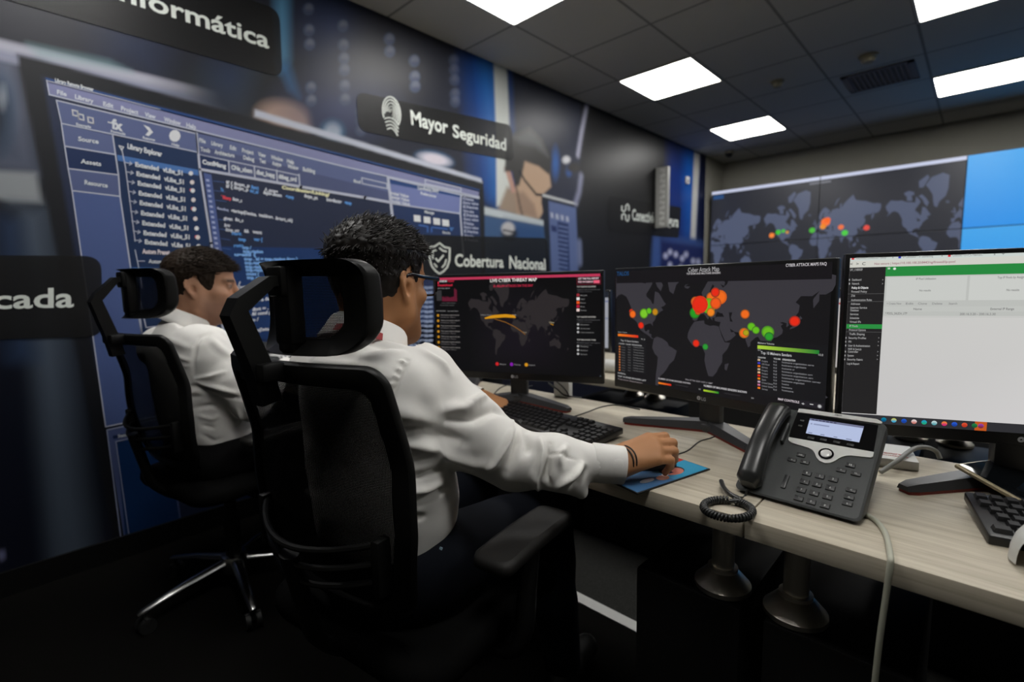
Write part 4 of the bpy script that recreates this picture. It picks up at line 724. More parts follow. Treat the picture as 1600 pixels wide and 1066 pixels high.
def scr3(sc):   # firewall console, white page
    hw, hh = sc.hw, sc.hh; sc.quad_uv(sc.full, [(196, 194, 194), (214, 212, 212), (206, 206, 202), (200, 200, 196)], 0, raw=True)
    Y = lambda y: sc.uv(1384, y)[1]
    y1, y2, y3 = Y(406.5), Y(417), Y(432); a = sc.uv(1384, 420)[0]
    sc.quad_uv([(-hw, y1), (hw, y1), (hw, hh), (-hw, hh)], (200, 208, 204), 1); sc.quad_uv([(-hw, y2), (hw, y2), (hw, y1), (-hw, y1)], (206, 206, 198), 1)
    for k, (c, x) in enumerate((((206, 60, 66), 1332.5), ((46, 50, 170), 1405.5), ((206, 50, 60), 1483))): sc.rect_px(x-2, 402-(x-1332)*.03, x+2, 406-(x-1332)*.03, c, 3); sc.text('FIREWALL CONSOLE - policy' if k == 0 else 'IP Calculator - IP Subnetting' if k == 1 else 'Outlook - UTP_CYBERSEC', x+5, 405.5-(x-1332)*.03, x+52, .0042, (140, 140, 140), y1=403.5-(x-1332)*.03)
    sc.text('x', 1393.5, 403.5, 1396, .005, (110, 110, 110)); sc.text('x', 1470, 401, 1473, .005, (110, 110, 110)); sc.text('x', 1552, 399, 1555, .005, (110, 110, 110)); sc.text('+', 1565, 399, 1569, .006, (110, 110, 110)); sc.text('<  >  C', 1328, 415, 1352, .006, (80, 80, 80)); sc.text('Not secure | https://10.100.100.20:8443/ng/firewall/ip-pool', 1366, 414, 1492, .0045, (150, 96, 110), y1=409.5)
    sc.quad_uv([(a, y3), (hw, y3), (hw, y2), (a, y2)], (38, 134, 62), 1.2); sc.quad_uv([(-hw, -hh+.019), (a, -hh+.019), (a, y2), (-hw, y2)], (34, 33, 34), 1)
    q0 = sc.uv(1384, 470); bx = a+(.0)
    for k, (n, y, ind, b2) in enumerate((('UPC_CYBERDEF', 423.5, 1328, .02), ('Dashboard', 439, 1331, .02), ('Network', 445, 1331, .02), ('Policy & Objects', 451.5, 1330.5, .06), ('Firewall Policy', 457.5, 1330, .02), ('ZTNA', 464, 1329.5, .02), ('Authentication Rules', 470.5, 1329.5, .02), ('Addresses', 476.5, 1329, .02), ('Internet Service', 482.5, 1328.5, .02), ('Database', 486.5, 1328.5, .02), ('Services', 492.5, 1328, .02), ('Schedules', 498.5, 1327.5, .02), ('Virtual IPs', 504.5, 1327, .02), ('IP Pools', 511, 1327, .02), ('Protocol Options', 517, 1326.5, .02), ('Traffic Shaping', 523.5, 1326.5, .02), ('Security Profiles', 529.5, 1325.5, .02), ('VPN', 535.5, 1325, .02), ('User & Authentication', 541.5, 1325, .02), ('WiFi & Switch', 547, 1324.5, .02), ('Controller', 551, 1324.5, .02), ('System', 557, 1324, .02), ('Security Fabric', 563, 1323.5, .02), ('Log & Report', 569.5, 1323, .02))):
        if n == 'IP Pools': p = sc.uv(1318, 513); sc.quad_uv([(-hw, p[1]-.0005), (a, p[1]-.0005), (a, p[1]+.0085), (-hw, p[1]+.0085)], (42, 140, 64), 2)
        sc.text(n, ind, y, ind+len(n)*1.62, .0045, (214, 214, 214) if b2 > .03 else (168, 168, 168), 3, b2)
        if k in (1, 2, 16, 17, 18, 20, 21, 22): sc.blob(ind-5, y-1.5, .0028, (170, 170, 170), (90, 90, 90), 3, 8); sc.text('>', 1378-(y-440)*.07, y, 1380-(y-440)*.07, .004, (150, 150, 150))
    for y in (459.5, 471.5, 518.5): p = sc.uv(1320, y); sc.quad_uv([(-hw, p[1]-.0004), (a, p[1]-.0004), (a, p[1]+.0004), (-hw, p[1]+.0004)], (84, 84, 84), 2)
    sc.text('=', 1386.5, 422, 1390.5, .006, (220, 230, 220), bold=.05); sc.blob(1397.5, 420, .003, (220, 230, 220), (60, 140, 80), 3, 10)
    p0, p1 = sc.uv(1384, 432)[1], sc.uv(1384, 470)[1]; xs = sc.uv(1512, 450)[0]
    sc.quad_uv([(a, p1-.03), (hw, p1-.03), (hw, p0), (a, p0)], (186, 188, 184), 1); sc.quad_uv([(a+.003, p1), (xs-.002, p1), (xs-.002, p0-.002), (a+.003, p0-.002)], (198, 200, 196), 2); sc.quad_uv([(xs+.002, p1), (hw, p1), (hw, p0-.002), (xs+.002, p0-.002)], (200, 202, 198), 2)
    sc.text('IP Pool Utilization', 1431, 437.5, 1462, .0042, (120, 120, 120)); sc.text('No results', 1436, 455.5, 1454, .004, (120, 120, 120)); sc.text('Top IP Pools by Assigned', 1558, 435.5, 1604, .0045, (120, 120, 120)); sc.text('No results', 1572, 455, 1592, .0045, (120, 120, 120))
    for n, x0, x1 in (('+ Create New', 1385, 1408), ('Edit', 1415, 1427), ('Clone', 1434, 1448), ('Delete', 1456, 1472), ('Search', 1482, 1495)): sc.text(n, x0, 476, x1, .0042, (130, 130, 130))
    yq = sc.uv(1384, 479)[1]; sc.quad_uv([(a, yq-.010), (hw, yq-.010), (hw, yq), (a, yq)], (190, 192, 188), 2); sc.text('Name', 1427, 484.5, 1440, .0042, (110, 110, 110)); sc.text('External IP Range', 1547, 484.5, 1584, .0045, (110, 110, 110)); sc.text('* POOL_SALIDA_UTP', 1383, 491.5, 1417, .0045, (110, 110, 110)); sc.text('200.16.3.20 - 200.16.3.30', 1499, 492.5, 1555, .0045, (120, 120, 120)); yq = sc.uv(1384, 495)[1]; sc.quad_uv([(a, yq-.0006), (hw, yq-.0006), (hw, yq), (a, yq)], (178, 180, 176), 2)
    sc.quad_uv([(-hw, -hh), (hw, -hh), (hw, -hh+.0175), (-hw, -hh+.0175)], (46, 46, 50), 2)
    for k, (c, c2) in enumerate((((0, 130, 160), (0, 80, 120)), ((200, 200, 80), (60, 160, 200)), ((30, 90, 200), (20, 60, 150)), ((230, 220, 220), (200, 120, 110)), ((30, 150, 190), (30, 160, 120)), ((200, 220, 220), (90, 160, 170)), ((240, 130, 40), (200, 40, 110)), ((40, 90, 210), (20, 60, 150)), ((220, 80, 50), (180, 50, 30)), ((30, 130, 70), (20, 90, 50)), ((150, 60, 170), (120, 40, 60)))):
        x = 1380+k*15.7-(k == 0)*0; y = 663.5+k*1.25
        if k == 10: sc.blob(x-6, y, .0, c, c); p = sc.uv(x-6, y); sc.quad_uv([(p[0]-.009, -hh), (p[0]+.009, -hh), (p[0]+.009, -hh+.0175), (p[0]-.009, -hh+.0175)], (190, 84, 30), 3); x -= 6
        p = sc.uv(x, y); V = np.array([p[0], -hh+.0092]); cc = MB(); n = 12
        sc.mb.add([sc.P(V+.0045*np.array([cos(2*pi*q/n), sin(2*pi*q/n)]), 5) for q in range(n)], [tuple(range(n))], col=np.array([lin(c if sin(2*pi*q/n) > -.1 else c2) for q in range(n)]))
M1 = monitor(-1.152, 1.226, radians(23.6), .612, .368, .824, 'black monitor showing LIVE CYBER THREAT MAP, between the seated man and another monitor', scr1)
M2 = monitor(-.524, 1.287, radians(-8.9), .606, .368, .8265, 'black monitor showing the grey Cyber Attack Map with coloured dots', scr2)
M3 = monitor(.081, 1.309, radians(22.3), .612, .368, .8313, 'black monitor with a bright white console page, right edge of the photo', scr3)
def page(style):
    def f(sc):
        hw, hh = sc.hw, sc.hh; sc.quad_uv(sc.full, (150, 152, 160) if style else (176, 172, 170), 0, raw=True); sc.quad_uv([(-hw, hh-.03), (hw, hh-.03), (hw, hh), (-hw, hh)], (30, 34, 44), 1)
        sc.quad_uv([(-hw, hh-.052), (hw, hh-.052), (hw, hh-.046), (-hw, hh-.046)], (90, 100, 140) if style else (170, 60, 60), 2); sc.quad_uv([(-hw, hh-.14), (hw, hh-.14), (hw, hh-.135), (-hw, hh-.135)], (100, 108, 140) if style else (176, 174, 172), 2)
        for k in range(9): sc.quad_uv([(-hw*.8, hh-.17-k*.014), (hw*(.2+.5*((k*37) % 10)/10), hh-.17-k*.014), (hw*(.2+.5*((k*37) % 10)/10), hh-.165-k*.014), (-hw*.8, hh-.165-k*.014)], (120, 122, 130), 2)
    return f
def bluecode(sc):
    sc.quad_uv(sc.full, (66, 78, 112), 0, raw=True); hw, hh = sc.hw, sc.hh
    for r_ in range(24):
        for c_ in range(14):
            if (r_ % 8) < 2 or rng.random() < .18: continue
            x0 = -hw+.02+c_*.041; sc.quad_uv([(x0, hh-.02-r_*.0135), (x0+.034, hh-.02-r_*.0135), (x0+.034, hh-.026-r_*.0135), (x0, hh-.026-r_*.0135)], (136, 148, 178), 2)
monitor(-1.585, 1.36, radians(-15), .545, .325, .86, 'black monitor with blue text page, half hidden behind the threat map monitor', bluecode, logo=False)
for x, lab, st in ((-1.66, 'second row monitor with pale page, seen between the two dark map monitors', 1), (-.62, 'second row monitor with pale page, seen left of the white console screen', 0)):
    monitor(x, 2.2, radians(0), .545, .325, .79, lab, page(st), logo=False)
# ================================================================== keyboards, mouse, pad, cables
m_key = mat('black_keycaps', (.012, .012, .013), .4); m_kcase = mat('black_keyboard_case', (.008, .008, .009), .35)
def keyboard(x, y, rz, label):
    r = empty('keyboard', (x, y, ZD), rz, label, 'keyboard', 'black keyboards'); t = rotx(radians(5))
    MB().box((0, 0, .0135), (.445, .152, .018), rot=t, bev=.004).build('case', m_kcase, r)
    k = MB(); leg = MB()
    def key(cx, cy, w=.0165, d=.0165):
        z = .022+.0
        V = np.array([(sx*w/2*s, sy*d/2*s, zz) for zz, s in ((0, 1), (.0075, .78)) for sx, sy in ((-1, -1), (1, -1), (1, 1), (-1, 1))])+[cx, cy, z]; V = V@t.T
        k.add(V, [(0, 1, 5, 4), (1, 2, 6, 5), (2, 3, 7, 6), (3, 0, 4, 7), (4, 5, 6, 7)])
    p = .0192
    for row in range(6):
        yy = .052-row*.0214-(0 if row else -.004); off = (0, 0, .008, .012, .02, 0)[row]
        if row == 5:
            for cx, w in ((-.203, .024), (-.178, .02), (-.154, .02), (-.086, .108), (-.018, .02), (.006, .02), (.03, .02), (.056, .024)): key(cx, yy, w)
        else:
            n = 13 if row else 12
            for c in range(n): key(-.205+off+c*p*(1.02), yy)
            if row: key(-.205+off+n*p+.006+(.05-off)*.1, yy, .03-off*.5)
        for c in range(3):
            if row < 3 or (row == 5) or (row == 4 and c == 1): key(.092+c*p, yy)
        if row:
            for c in range(4): key(.156+c*p, yy)
    k.build('keycaps', m_key, r, angle=20)
    return r
keyboard(-.895, 1.072, radians(-5.5), 'black keyboard on the desk in front of the man with glasses')
keyboard(.234, 1.138, radians(12), 'black keyboard at the right edge of the photo, below the white screen')
def mouse(x, y, z, rz, label, m):
    r = empty('mouse', (x, y, z), rz, label, 'mouse', 'computer mice')
    P = []; 
    for i in range(13):
        t = i/12; yy = -.055+.11*t; wd = .031*sqrt(max(0.02, 1-((t-.5)/.52)**2))**.7; hgt = .036*sqrt(max(.03, 1-((t-.42)/.62)**2))
        P.append([(wd*cos(a)*(1 if abs(cos(a)) < .99 else 1), yy, max(.002, hgt*abs(sin(a))**.8)) for a in np.linspace(0, pi, 13)])
    MB().grid(P).build('shell', m, r); MB().tube([(0, .03, .03), (0, .042, .027)], .005, 10).build('wheel', m_stand, r)
    return r
pc = [onp(x, y, (0, 0, ZD+.001), (0, 0, 1)) for x, y in ((1110, 734), (1027, 762), (962, 742), (1060, 712))]
c4 = sum(pc)/4; ax = (pc[0]-pc[1]+pc[3]-pc[2])/2; L1 = np.linalg.norm(ax); ay = pc[3]-pc[0]; L2 = .19; an = atan2(ax[1], ax[0])
pr = pc[0]; pdir = np.array([cos(an), sin(an), 0]); pn = np.array([-sin(an), cos(an), 0]); PWd, PDp = .225, .185
pcen = pc[0]-pdir*PWd/2+pn*PDp/2

r = empty('mouse_pad', (pcen[0], pcen[1], ZD), an, 'mouse pad with red and blue printed cartoon picture under the hand', 'mouse pad')
MB().box((0, 0, .0016), (PWd, PDp, .003), bev=.001).build('rubber_base', m_kcase, r)
g = MB()
def pq(x0, y0, x1, y1, c, l=0): g.poly([(x0, y0, .0034+l*.0001), (x1, y0, .0034+l*.0001), (x1, y1, .0034+l*.0001), (x0, y1, .0034+l*.0001)], col=lin(c))
def pe(x, y, rx, ry, c, l=1): g.poly([(x+rx*cos(t*pi/9), y+ry*sin(t*pi/9), .0034+l*.0001) for t in range(18)], col=lin(c))
a_, b_ = PWd/2-.003, PDp/2-.003
pq(-a_, -b_, a_, b_, (60, 140, 180)); pq(-a_, -b_*.28, a_, b_, (190, 44, 30), 1); pq(-a_, -b_, -.0, -b_*.2, (64, 112, 160), 2); pq(.02, -b_, a_, -b_*.3, (40, 150, 190), 2)
pe(.035, -.052, .032, .022, (34, 30, 40), 3); pe(.034, -.056, .027, .019, (206, 120, 104), 4); pq(.012, -.062, .03, -.05, (40, 30, 60), 5); pe(-.012, -.068, .016, .011, (214, 150, 128), 3); pe(.004, -.06, .008, .006, (226, 226, 230), 5); pe(-.05, -.06, .02, .008, (206, 216, 226), 3); pq(.03, -.02, .06, .02, (226, 190, 60), 3)
g.build('printed_cloth', attr_mat('printed_cloth', rough=.7), r, smooth=False, colors=True)
mc = on(1016, 722, 'z', ZD+.012); mouse(mc[0], mc[1], ZD+.0033, radians(-46), 'black mouse under the hand of the person with glasses', m_kcase)
m_cable = mat('dark_grey_cable', (.03, .03, .03), .5); m_ltcable = mat('pale_grey_cable', lin((176, 176, 160)), .45); m_gcable = mat('grey_cable', lin((128, 128, 124)), .45)
def cable(name, px, r_, m, label, dz=.0, n=8, cat='cable', pts=None):
    P = pts if pts is not None else [on(x, y, 'z', ZD+r_+dz) for x, y in px]
    o = MB().tube(smooth_path(P, 8), r_, n).build(name, m); return tag(o, label, cat)
cable('mouse_cable', [(1056, 711), (1075, 704), (1093, 690), (1112, 684), (1128, 676), (1137, 668)], .0016, m_cable, 'thin dark mouse cable from the hand to the attack map monitor foot')
cable('keyboard_cable', [(868, 657), (890, 653), (915, 645), (940, 636), (965, 633), (1000, 640)], .002, m_cable, 'dark keyboard cable curving over the desk behind the black keyboard')
cable('monitor_cable', [(770, 618), (782, 606), (800, 601), (816, 606), (832, 603)], .002, m_cable, 'thin dark cable looping on the desk left of the threat map monitor neck')
# network cable of the phone, falling over the desk edge
P = [on(x, y, 'z', ZD+.004) for x, y in ((1352, 804), (1366, 812), (1379, 826), (1386, 842))]
e = on(1391, 872, 'z', ZD+.004); P += [np.array([e[0], YF+.006, ZD+.0045]), np.array([e[0]+.001, YF-.0055, ZD-.005]), np.array([e[0]-.001, YF-.006, ZD-.05]), np.array([e[0]-.006, YF-.004, ZD-.15]), np.array([e[0]-.009, YF+.004, ZD-.3]), np.array([e[0]-.006, YF+.01, ZD-.5]), np.array([e[0]+.005, YF+.02, .01])]
cable('network_cable', None, .0042, m_ltcable, 'pale network cable hanging from the phone over the desk edge', n=12, pts=P)
# white box with red print and grey cable loop
m_box = mat('white_card', (.6, .6, .58), .5)
q = [on(x, y, 'z', ZD+.02) for x, y in ((1432, 700), (1372, 738), (1320, 700), (1382, 682))]
bx = np.mean(q, 0); r = empty('white_box', (bx[0], bx[1], ZD), radians(12), 'flat white box with red print behind the desk phone', 'box')
MB().box((0, 0, .0105), (.12, .12, .02), bev=.002).build('carton', m_box, r)
g = MB(); m_rp = mat('red_print', lin((176, 60, 54)), .6)
text_quad(g, 'Red Segura', (-.03, -.012, .0209), (.035, -.012, .0209), (.035, -.024, .0209), (-.03, -.024, .0209)); text_quad(g, 'garantizada', (-.02, -.03, .0209), (.045, -.03, .0209), (.045, -.038, .0209), (-.02, -.038, .0209)); g.build('red_lettering', m_rp, r, smooth=False)
P = [on(1376, 738, 'z', ZD+.006), on(1400, 722, 'z', ZD+.024), on(1425, 703, 'z', ZD+.03), on(1445, 699, 'z', ZD+.033), on(1462, 705, 'z', ZD+.02), on(1469, 717, 'z', ZD+.005)]
cable('charging_cable', None, .0048, m_gcable, 'thick grey cable loop across the white box edge', n=12, pts=P)
# tablet leaning on the right-hand monitor foot
A, B = on(1490, 727, 'z', ZD+.045), on(1602, 790, 'z', ZD+.012)
m_glass = mat('black_tablet_glass', (.004, .005, .006), .06, spec=.6); m_gold = mat('beige_metal_edge', lin((150, 138, 112)), .35, metal=.6)
tx = np.array([.16, .08, -.055]); 
r = empty('tablet', (0, 0, 0), 0, 'dark glass tablet with beige edge propped against the right monitor stand', 'tablet')
u = (B-A); L = np.linalg.norm(u); u /= L; h_ = np.cross([0, 0, 1.], u); h_ /= np.linalg.norm(h_); k_ = np.cross(u, h_)
def _pr(P): q = P-CP; return 800+FPX*(q@_R)/(q@_F), 533-FPX*(q@_U)/(q@_F)
_best = min(np.linspace(-.3, .9, 121), key=lambda t: abs(_pr(A+(h_*cos(t)+k_*sin(t))*.06)[1]-723)); v = h_*cos(_best)+k_*sin(_best); nrm = np.cross(u, v); Rm = np.stack([u, v, nrm], 1); r.location = tuple(A)
LW, LH = .25, .16
MB().box(Rm@np.array([LW/2, LH/2, 0]), (LW, LH, .009), rot=Rm, bev=.004, seg=3).build('case', m_gold, r); MB().box(Rm@np.array([LW/2, LH/2, .0042]), (LW-.01, LH-.01, .0016), rot=Rm, bev=.0004).build('glass', m_glass, r)
wp = on(1612, 838, 'z', ZD+.03); mouse(wp[0]+.02, wp[1], ZD+.001, radians(-20), 'white rounded mouse cut by the right edge of the photo beside the black keyboard', m_white).scale = (1.2, 1.2, 1.7)
# things at the back of the desk
wb = on(880, 620, 'z', ZD); r = empty('power_block', (wb[0], wb[1]-.0, ZD), radians(10), 'small white power block behind the threat map monitor, dark cables across it', 'power block')
MB().box((0, 0, .03), (.062, .03, .058), bev=.003).build('body', m_box, r)
MB().tube(smooth_path([(-.05, -.02, .05), (-.01, -.024, .03), (.02, -.024, .012), (.08, -.01, .006)], 6), .003).build('cable', m_cable, r)
MB().tube(smooth_path([(-.02, -.018, .06), (.012, -.022, .04), (.03, -.022, .02), (.034, -.02, .006)], 6), .0025).build('cable', m_cable, r)
wc = on(947, 585, 'z', ZD); r = empty('paper_roll', (wc[0], 1.95, ZD+.03), radians(5), 'white rolled paper lying on the second row desk between monitors', 'paper roll')
MB().tube([(-.06, 0, 0), (.06, 0, 0)], .03, 20).build('roll', m_box, r)
p0, p1 = on(893, 928, 'z', .002), on(1004, 985, 'z', .002); d = (p1-p0)/np.linalg.norm(p1-p0)
o = MB().box((p0+p1)/2-d*.2+np.array([0, .0, 0]), (np.linalg.norm(p1-p0)+.4, .045, .004), rot=rotz(atan2(d[1], d[0])), bev=.001).build('floor_strip', mat('white_floor_strip', (.7, .7, .68), .5)); tag(o, 'white strip on the dark carpet under the desk', 'floor strip')
# ================================================================== desk phone
m_ph = mat('charcoal_phone_plastic', (.036, .040, .040), .45, noise=.06, nscale=300, bump=.08, bscale=1500); m_phd = mat('dark_key_plastic', (.016, .017, .018), .4); m_hs = mat('black_handset_plastic', (.02, .021, .021), .3); m_silver = mat('silver_plastic', (.74, .74, .72), .32, metal=.1); m_gls = mat('black_phone_glass', (.004, .004, .005), .12); m_ink = mat('pale_key_print', (.42, .43, .42), .5); m_lcd = attr_mat('lit_phone_lcd', emit=1., rough=.25)
TILT = radians(36)
def phone(x, y, rz, label, px=True):
    r = empty('desk_phone', (x, y, ZD), rz, label, 'telephone', 'grey desk phones'); Rf = np.stack([[1, 0, 0], [0, cos(TILT), sin(TILT)], [0, -sin(TILT), cos(TILT)]], 1)
    o = np.array([0, 0, .0])
    CS = -.0165
    def L(a, b2, c=0.): return o+Rf@np.array([a, b2, c+CS])
    W2_, T = .104, .026
    # body: rounded slab on a foot
    def rr(hw, b0, b1, rad, n=6):
        P = []
        for cx, cy, a0 in ((hw-rad, b1-rad, 0), (-hw+rad, b1-rad, 90), (-hw+rad, b0+rad, 180), (hw-rad, b0+rad, 270)):
            for k in range(n+1): t = radians(a0+90*k/n); P.append((cx+rad*cos(t), cy+rad*sin(t)))
        return P
    b = MB(); lay = [(rr(W2_-.004, .034, .221, .01), -.0), (rr(W2_, .026, .2245, .012), .004), (rr(W2_, .0035, .2245, .012), .0195), (rr(W2_-.0015, .0015, .223, .011), .0245), (rr(W2_-.005, .005, .2195, .009), .026)]
    n = len(lay[0][0]); V = np.array([[L(a, q, c) for a, q in P] for P, c in lay]); b.grid(V, closev=True)
    b.add(V[-1], [tuple(range(n))]); b.add(V[0], [tuple(range(n))[::-1]])
    # cradle ridges beside the handset
    b.box(L(-.052, .152, .031), (.006, .05, .014), rot=Rf, bev=.003)
    bo = b.build('body', m_ph, r, angle=22)
    f = MB(); f.prism([(.06, 0), (.19, 0), (.19, .012), (.172, .118), (.15, .108)], -.07, .07, axes=(1, 2, 0)); f.build('foot', m_ph, r)
    fc = 0.0262
    if True:
        FO = np.array([-.2235, .9645, ZD]); RZ = rotz(radians(-3)); fn = RZ@Rf@np.array([0, 0, 1.])
        FOc = FO+RZ@L(0, 0, fc)
        def fp(cx, cy):
            p = onp(1080+cx/4.44, 600+cy/4.44, FOc, fn)-FOc; q = Rf.T@(RZ.T@p); return q[0], q[1]
    def plate(pts, c0, c1, name, m):
        P = [fp(*q) for q in pts]; mb = MB(); n = len(P); V = [L(a, q, c0) for a, q in P]+[L(a, q, c1) for a, q in P]
        F = [(i, (i+1) % n, n+(i+1) % n, n+i) for i in range(n)]+[tuple(n+i for i in t) for t in tessellate_polygon([[Vector((a, q, 0)) for a, q in P]])]
        return mb.add(V, F).build(name, m, r, angle=30)
    plate([(738, 205), (1298, 290), (1264, 484), (680, 380), (688, 330)], .024, .0275, 'display_glass', m_gls)
    plate([(748, 180), (780, 181), (1290, 252), (1326, 272), (1318, 284), (1290, 280), (770, 206), (740, 203)], .020, .0295, 'top_trim', m_silver)
    plate([(680, 374), (1268, 478), (1262, 508), (1246, 516), (1110, 502), (1070, 504), (1035, 516), (1000, 538), (965, 553), (925, 553), (890, 538), (868, 512), (856, 482), (840, 462), (815, 448), (700, 414), (682, 402), (675, 388)], .024, .0285, 'silver_band', m_silver)
    lc = [fp(*q) for q in ((825, 242), (1200, 298), (1166, 410), (796, 346))]
    mb = MB(); mb.add([L(a, q, .0278) for a, q in lc], [(0, 3, 2, 1)], col=lin((176, 188, 220)))
    def lq(u0, v0, u1, v1, c, k=1):
        A_, B_, C_, D_ = [np.array(z) for z in lc]; g2 = lambda u_, v_: (A_*(1-u_)+B_*u_)*(1-v_)+(D_*(1-u_)+C_*u_)*v_
        mb.add([L(*g2(u_, v_), .0278+.0001*k) for u_, v_ in ((u0, v0), (u1, v0), (u1, v1), (u0, v1))], [(0, 3, 2, 1)], col=lin(c)); return g2
    g2 = lq(0, .0, 1, .13, (108, 112, 140)); 
    for k in range(7): lq(.04+k*.07, .03, .04+k*.07+.05, .1, (60, 64, 92), 2)
    for u0, v0, u1 in ((.04, .3, .075), (.1, .3, .4)): lq(u0, v0, u1, v0+.09, (140, 150, 182))
    for u0, u1 in ((.04, .12), (.28, .36), (.53, .6), (.76, .86)): lq(u0, .9, u1, .95, (110, 120, 150))
    mb.build('lcd', m_lcd, r, smooth=False, colors=True)
    def key(cx, cy, w_, h_, lab=None, name='key', m=None, c=.0265, t=.0042, rot=0.):
        a, q = fp(cx, cy); o2 = MB().box(L(a, q, c), (w_, h_, t), rot=Rf, bev=min(.0016, t*.45), seg=2).build(name, m or m_phd, r)
        if lab:
            mb2 = MB(); zc = c+t/2+.0001; wl_, hl = .0032*len(lab)*.55+.0008, .0042
            text_quad(mb2, lab, L(a-wl_/2, q+hl/2, zc), L(a+wl_/2, q+hl/2, zc), L(a+wl_/2, q-hl/2, zc), L(a-wl_/2, q-hl/2, zc), bold=.03); mb2.build('legend', m_ink, o2, smooth=False)
    for lab, cx, cy in (('1', 803, 622), ('2', 893, 642), ('3', 985, 664), ('4', 787, 681), ('5', 873, 700), ('6', 965, 724), ('7', 765, 738), ('8', 853, 760), ('9', 945, 785), ('*', 746, 795), ('0', 832, 820), ('#', 928, 846)): key(cx, cy, .0152, .0112, lab)
    for lab, cx, cy in (('ooo', 760, 495), ('o', 700, 528), ('oo', 788, 545), ('II', 1105, 567), ('>', 1041, 601), ('>>', 1143, 626), ('<', 1110, 740), ('n', 1096, 789), ('t', 1083, 833)): key(cx, cy, .0155, .0092, lab)
    key(652, 680, .0085, .031, None, 'volume_rocker'); 
    for cx, cy in ((831, 378), (918, 391), (1010, 407), (1104, 426)): key(cx, cy, .0115, .0055, None, 'softkey', m_phd, .0276, .002)
    for cx, cy in ((770, 258), (757, 294)): key(cx, cy, .0075, .0045, None, 'line_key', m_phd, .0276, .002)
    a, q = fp(937, 492); MB().lathe([(.0125, 0), (.0125, .0022), (.0095, .0022), (.0095, .0005)], 28, rot=Rf, o=L(a, q, .028)).build('ring', m_gls, r)
    MB().lathe([(.0092, 0), (.009, .0026), (.0078, .0036), (.003, .004)], 28, rot=Rf, o=L(a, q, .028)).build('navigation_button', m_silver, r)
    lg = MB(); a, q = fp(1022, 226); text_quad(lg, 'CISCO', L(a-.006, q+.002, .0297), L(a+.006, q+.002, .0297), L(a+.006, q-.0015, .0297), L(a-.006, q-.0015, .0297), bold=.03); lg.build('logo', m_phd, r, smooth=False)
    # handset: curved bar with ear and mouth ends
    P = []; M = 22; HX = -.0765
    for i in range(M+1):
        t = i/M; b_ = .008+.206*t; arch = .022*(1-((t-.5)/.5)**2); cz = .038+arch; hw = .0232-.0035*sin(pi*t)+0; hth = .014+.006*(abs(2*t-1)**3); e = min(1, min(t, 1-t)/.06+.35); e = e**.5
        P.append([L(HX+hw*e*np.sign(cos(a))*abs(cos(a))**.78, b_, cz+hth*e*np.sign(sin(a))*abs(sin(a))**.78-(.006 if sin(a) < 0 and .2 < t < .8 else 0)*0) for a in np.linspace(0, 2*pi, 41)[:-1]])
    mb = MB(); mb.grid(P, closev=True); mb.add(P[0], [tuple(range(40))]); mb.add(P[-1], [tuple(range(40))[::-1]]); mb.build('handset', m_hs, r, angle=60)
    # cord: plain tail and springy loop, drawn in the phone's own frame
    inv = lambda p: RZ.T@(np.asarray(p)-FO)
    tail = [L(HX, .004, .03), L(HX-.004, -.010, .022), inv(on(1155, 778, 'z', ZD+.006)), inv(on(1150, 786, 'z', ZD+.008))]
    c = inv(on(1137, 795, 'z', ZD+.008)); e1 = inv(on(1175, 797, 'z', ZD+.008))-c; e2 = inv(on(1133, 781, 'z', ZD+.008))-c
    loop = [c+e1*cos(t)+e2*sin(t) for t in np.linspace(1.2, 1.2-2*pi*.97, 60)]
    turns = 44; H = []; m_ = 60*10
    for i in range(m_):
        s_ = i/(m_-1)*58.99; k = int(s_); p = loop[k]*(1-(s_-k))+loop[k+1]*(s_-k); tg = loop[k+1]-loop[k]; tg /= np.linalg.norm(tg); sd = np.cross(tg, [0, 0, 1]); th = 2*pi*turns*i/(m_-1)
        H.append(p+.0052*(cos(th)*sd+sin(th)*np.array([0, 0, 1.])))
    cd = MB().tube(smooth_path(tail, 6)+[H[0]], .0022, 8).tube(H, .0023, 6).tube(smooth_path([H[-1], inv(on(1156, 781, 'z', ZD+.012)), inv(on(1140, 772, 'z', ZD+.013)), inv(on(1131, 762, 'z', ZD+.012)), inv(on(1127, 752, 'z', ZD+.012))], 6), .0046, 8)
    cd.build('coiled_cord', m_hs, r, angle=80)
    return r
PH = phone(-.2235, .9645, radians(-3), 'charcoal desk phone with lit display on the desk, foreground right')
ph2 = copy_tree(PH); ph2.location = (-2.42, .895, ZD); ph2.rotation_euler = (0, 0, radians(52)); ph2['label'] = 'desk phone by the mural, glimpsed under the front chair headrest'
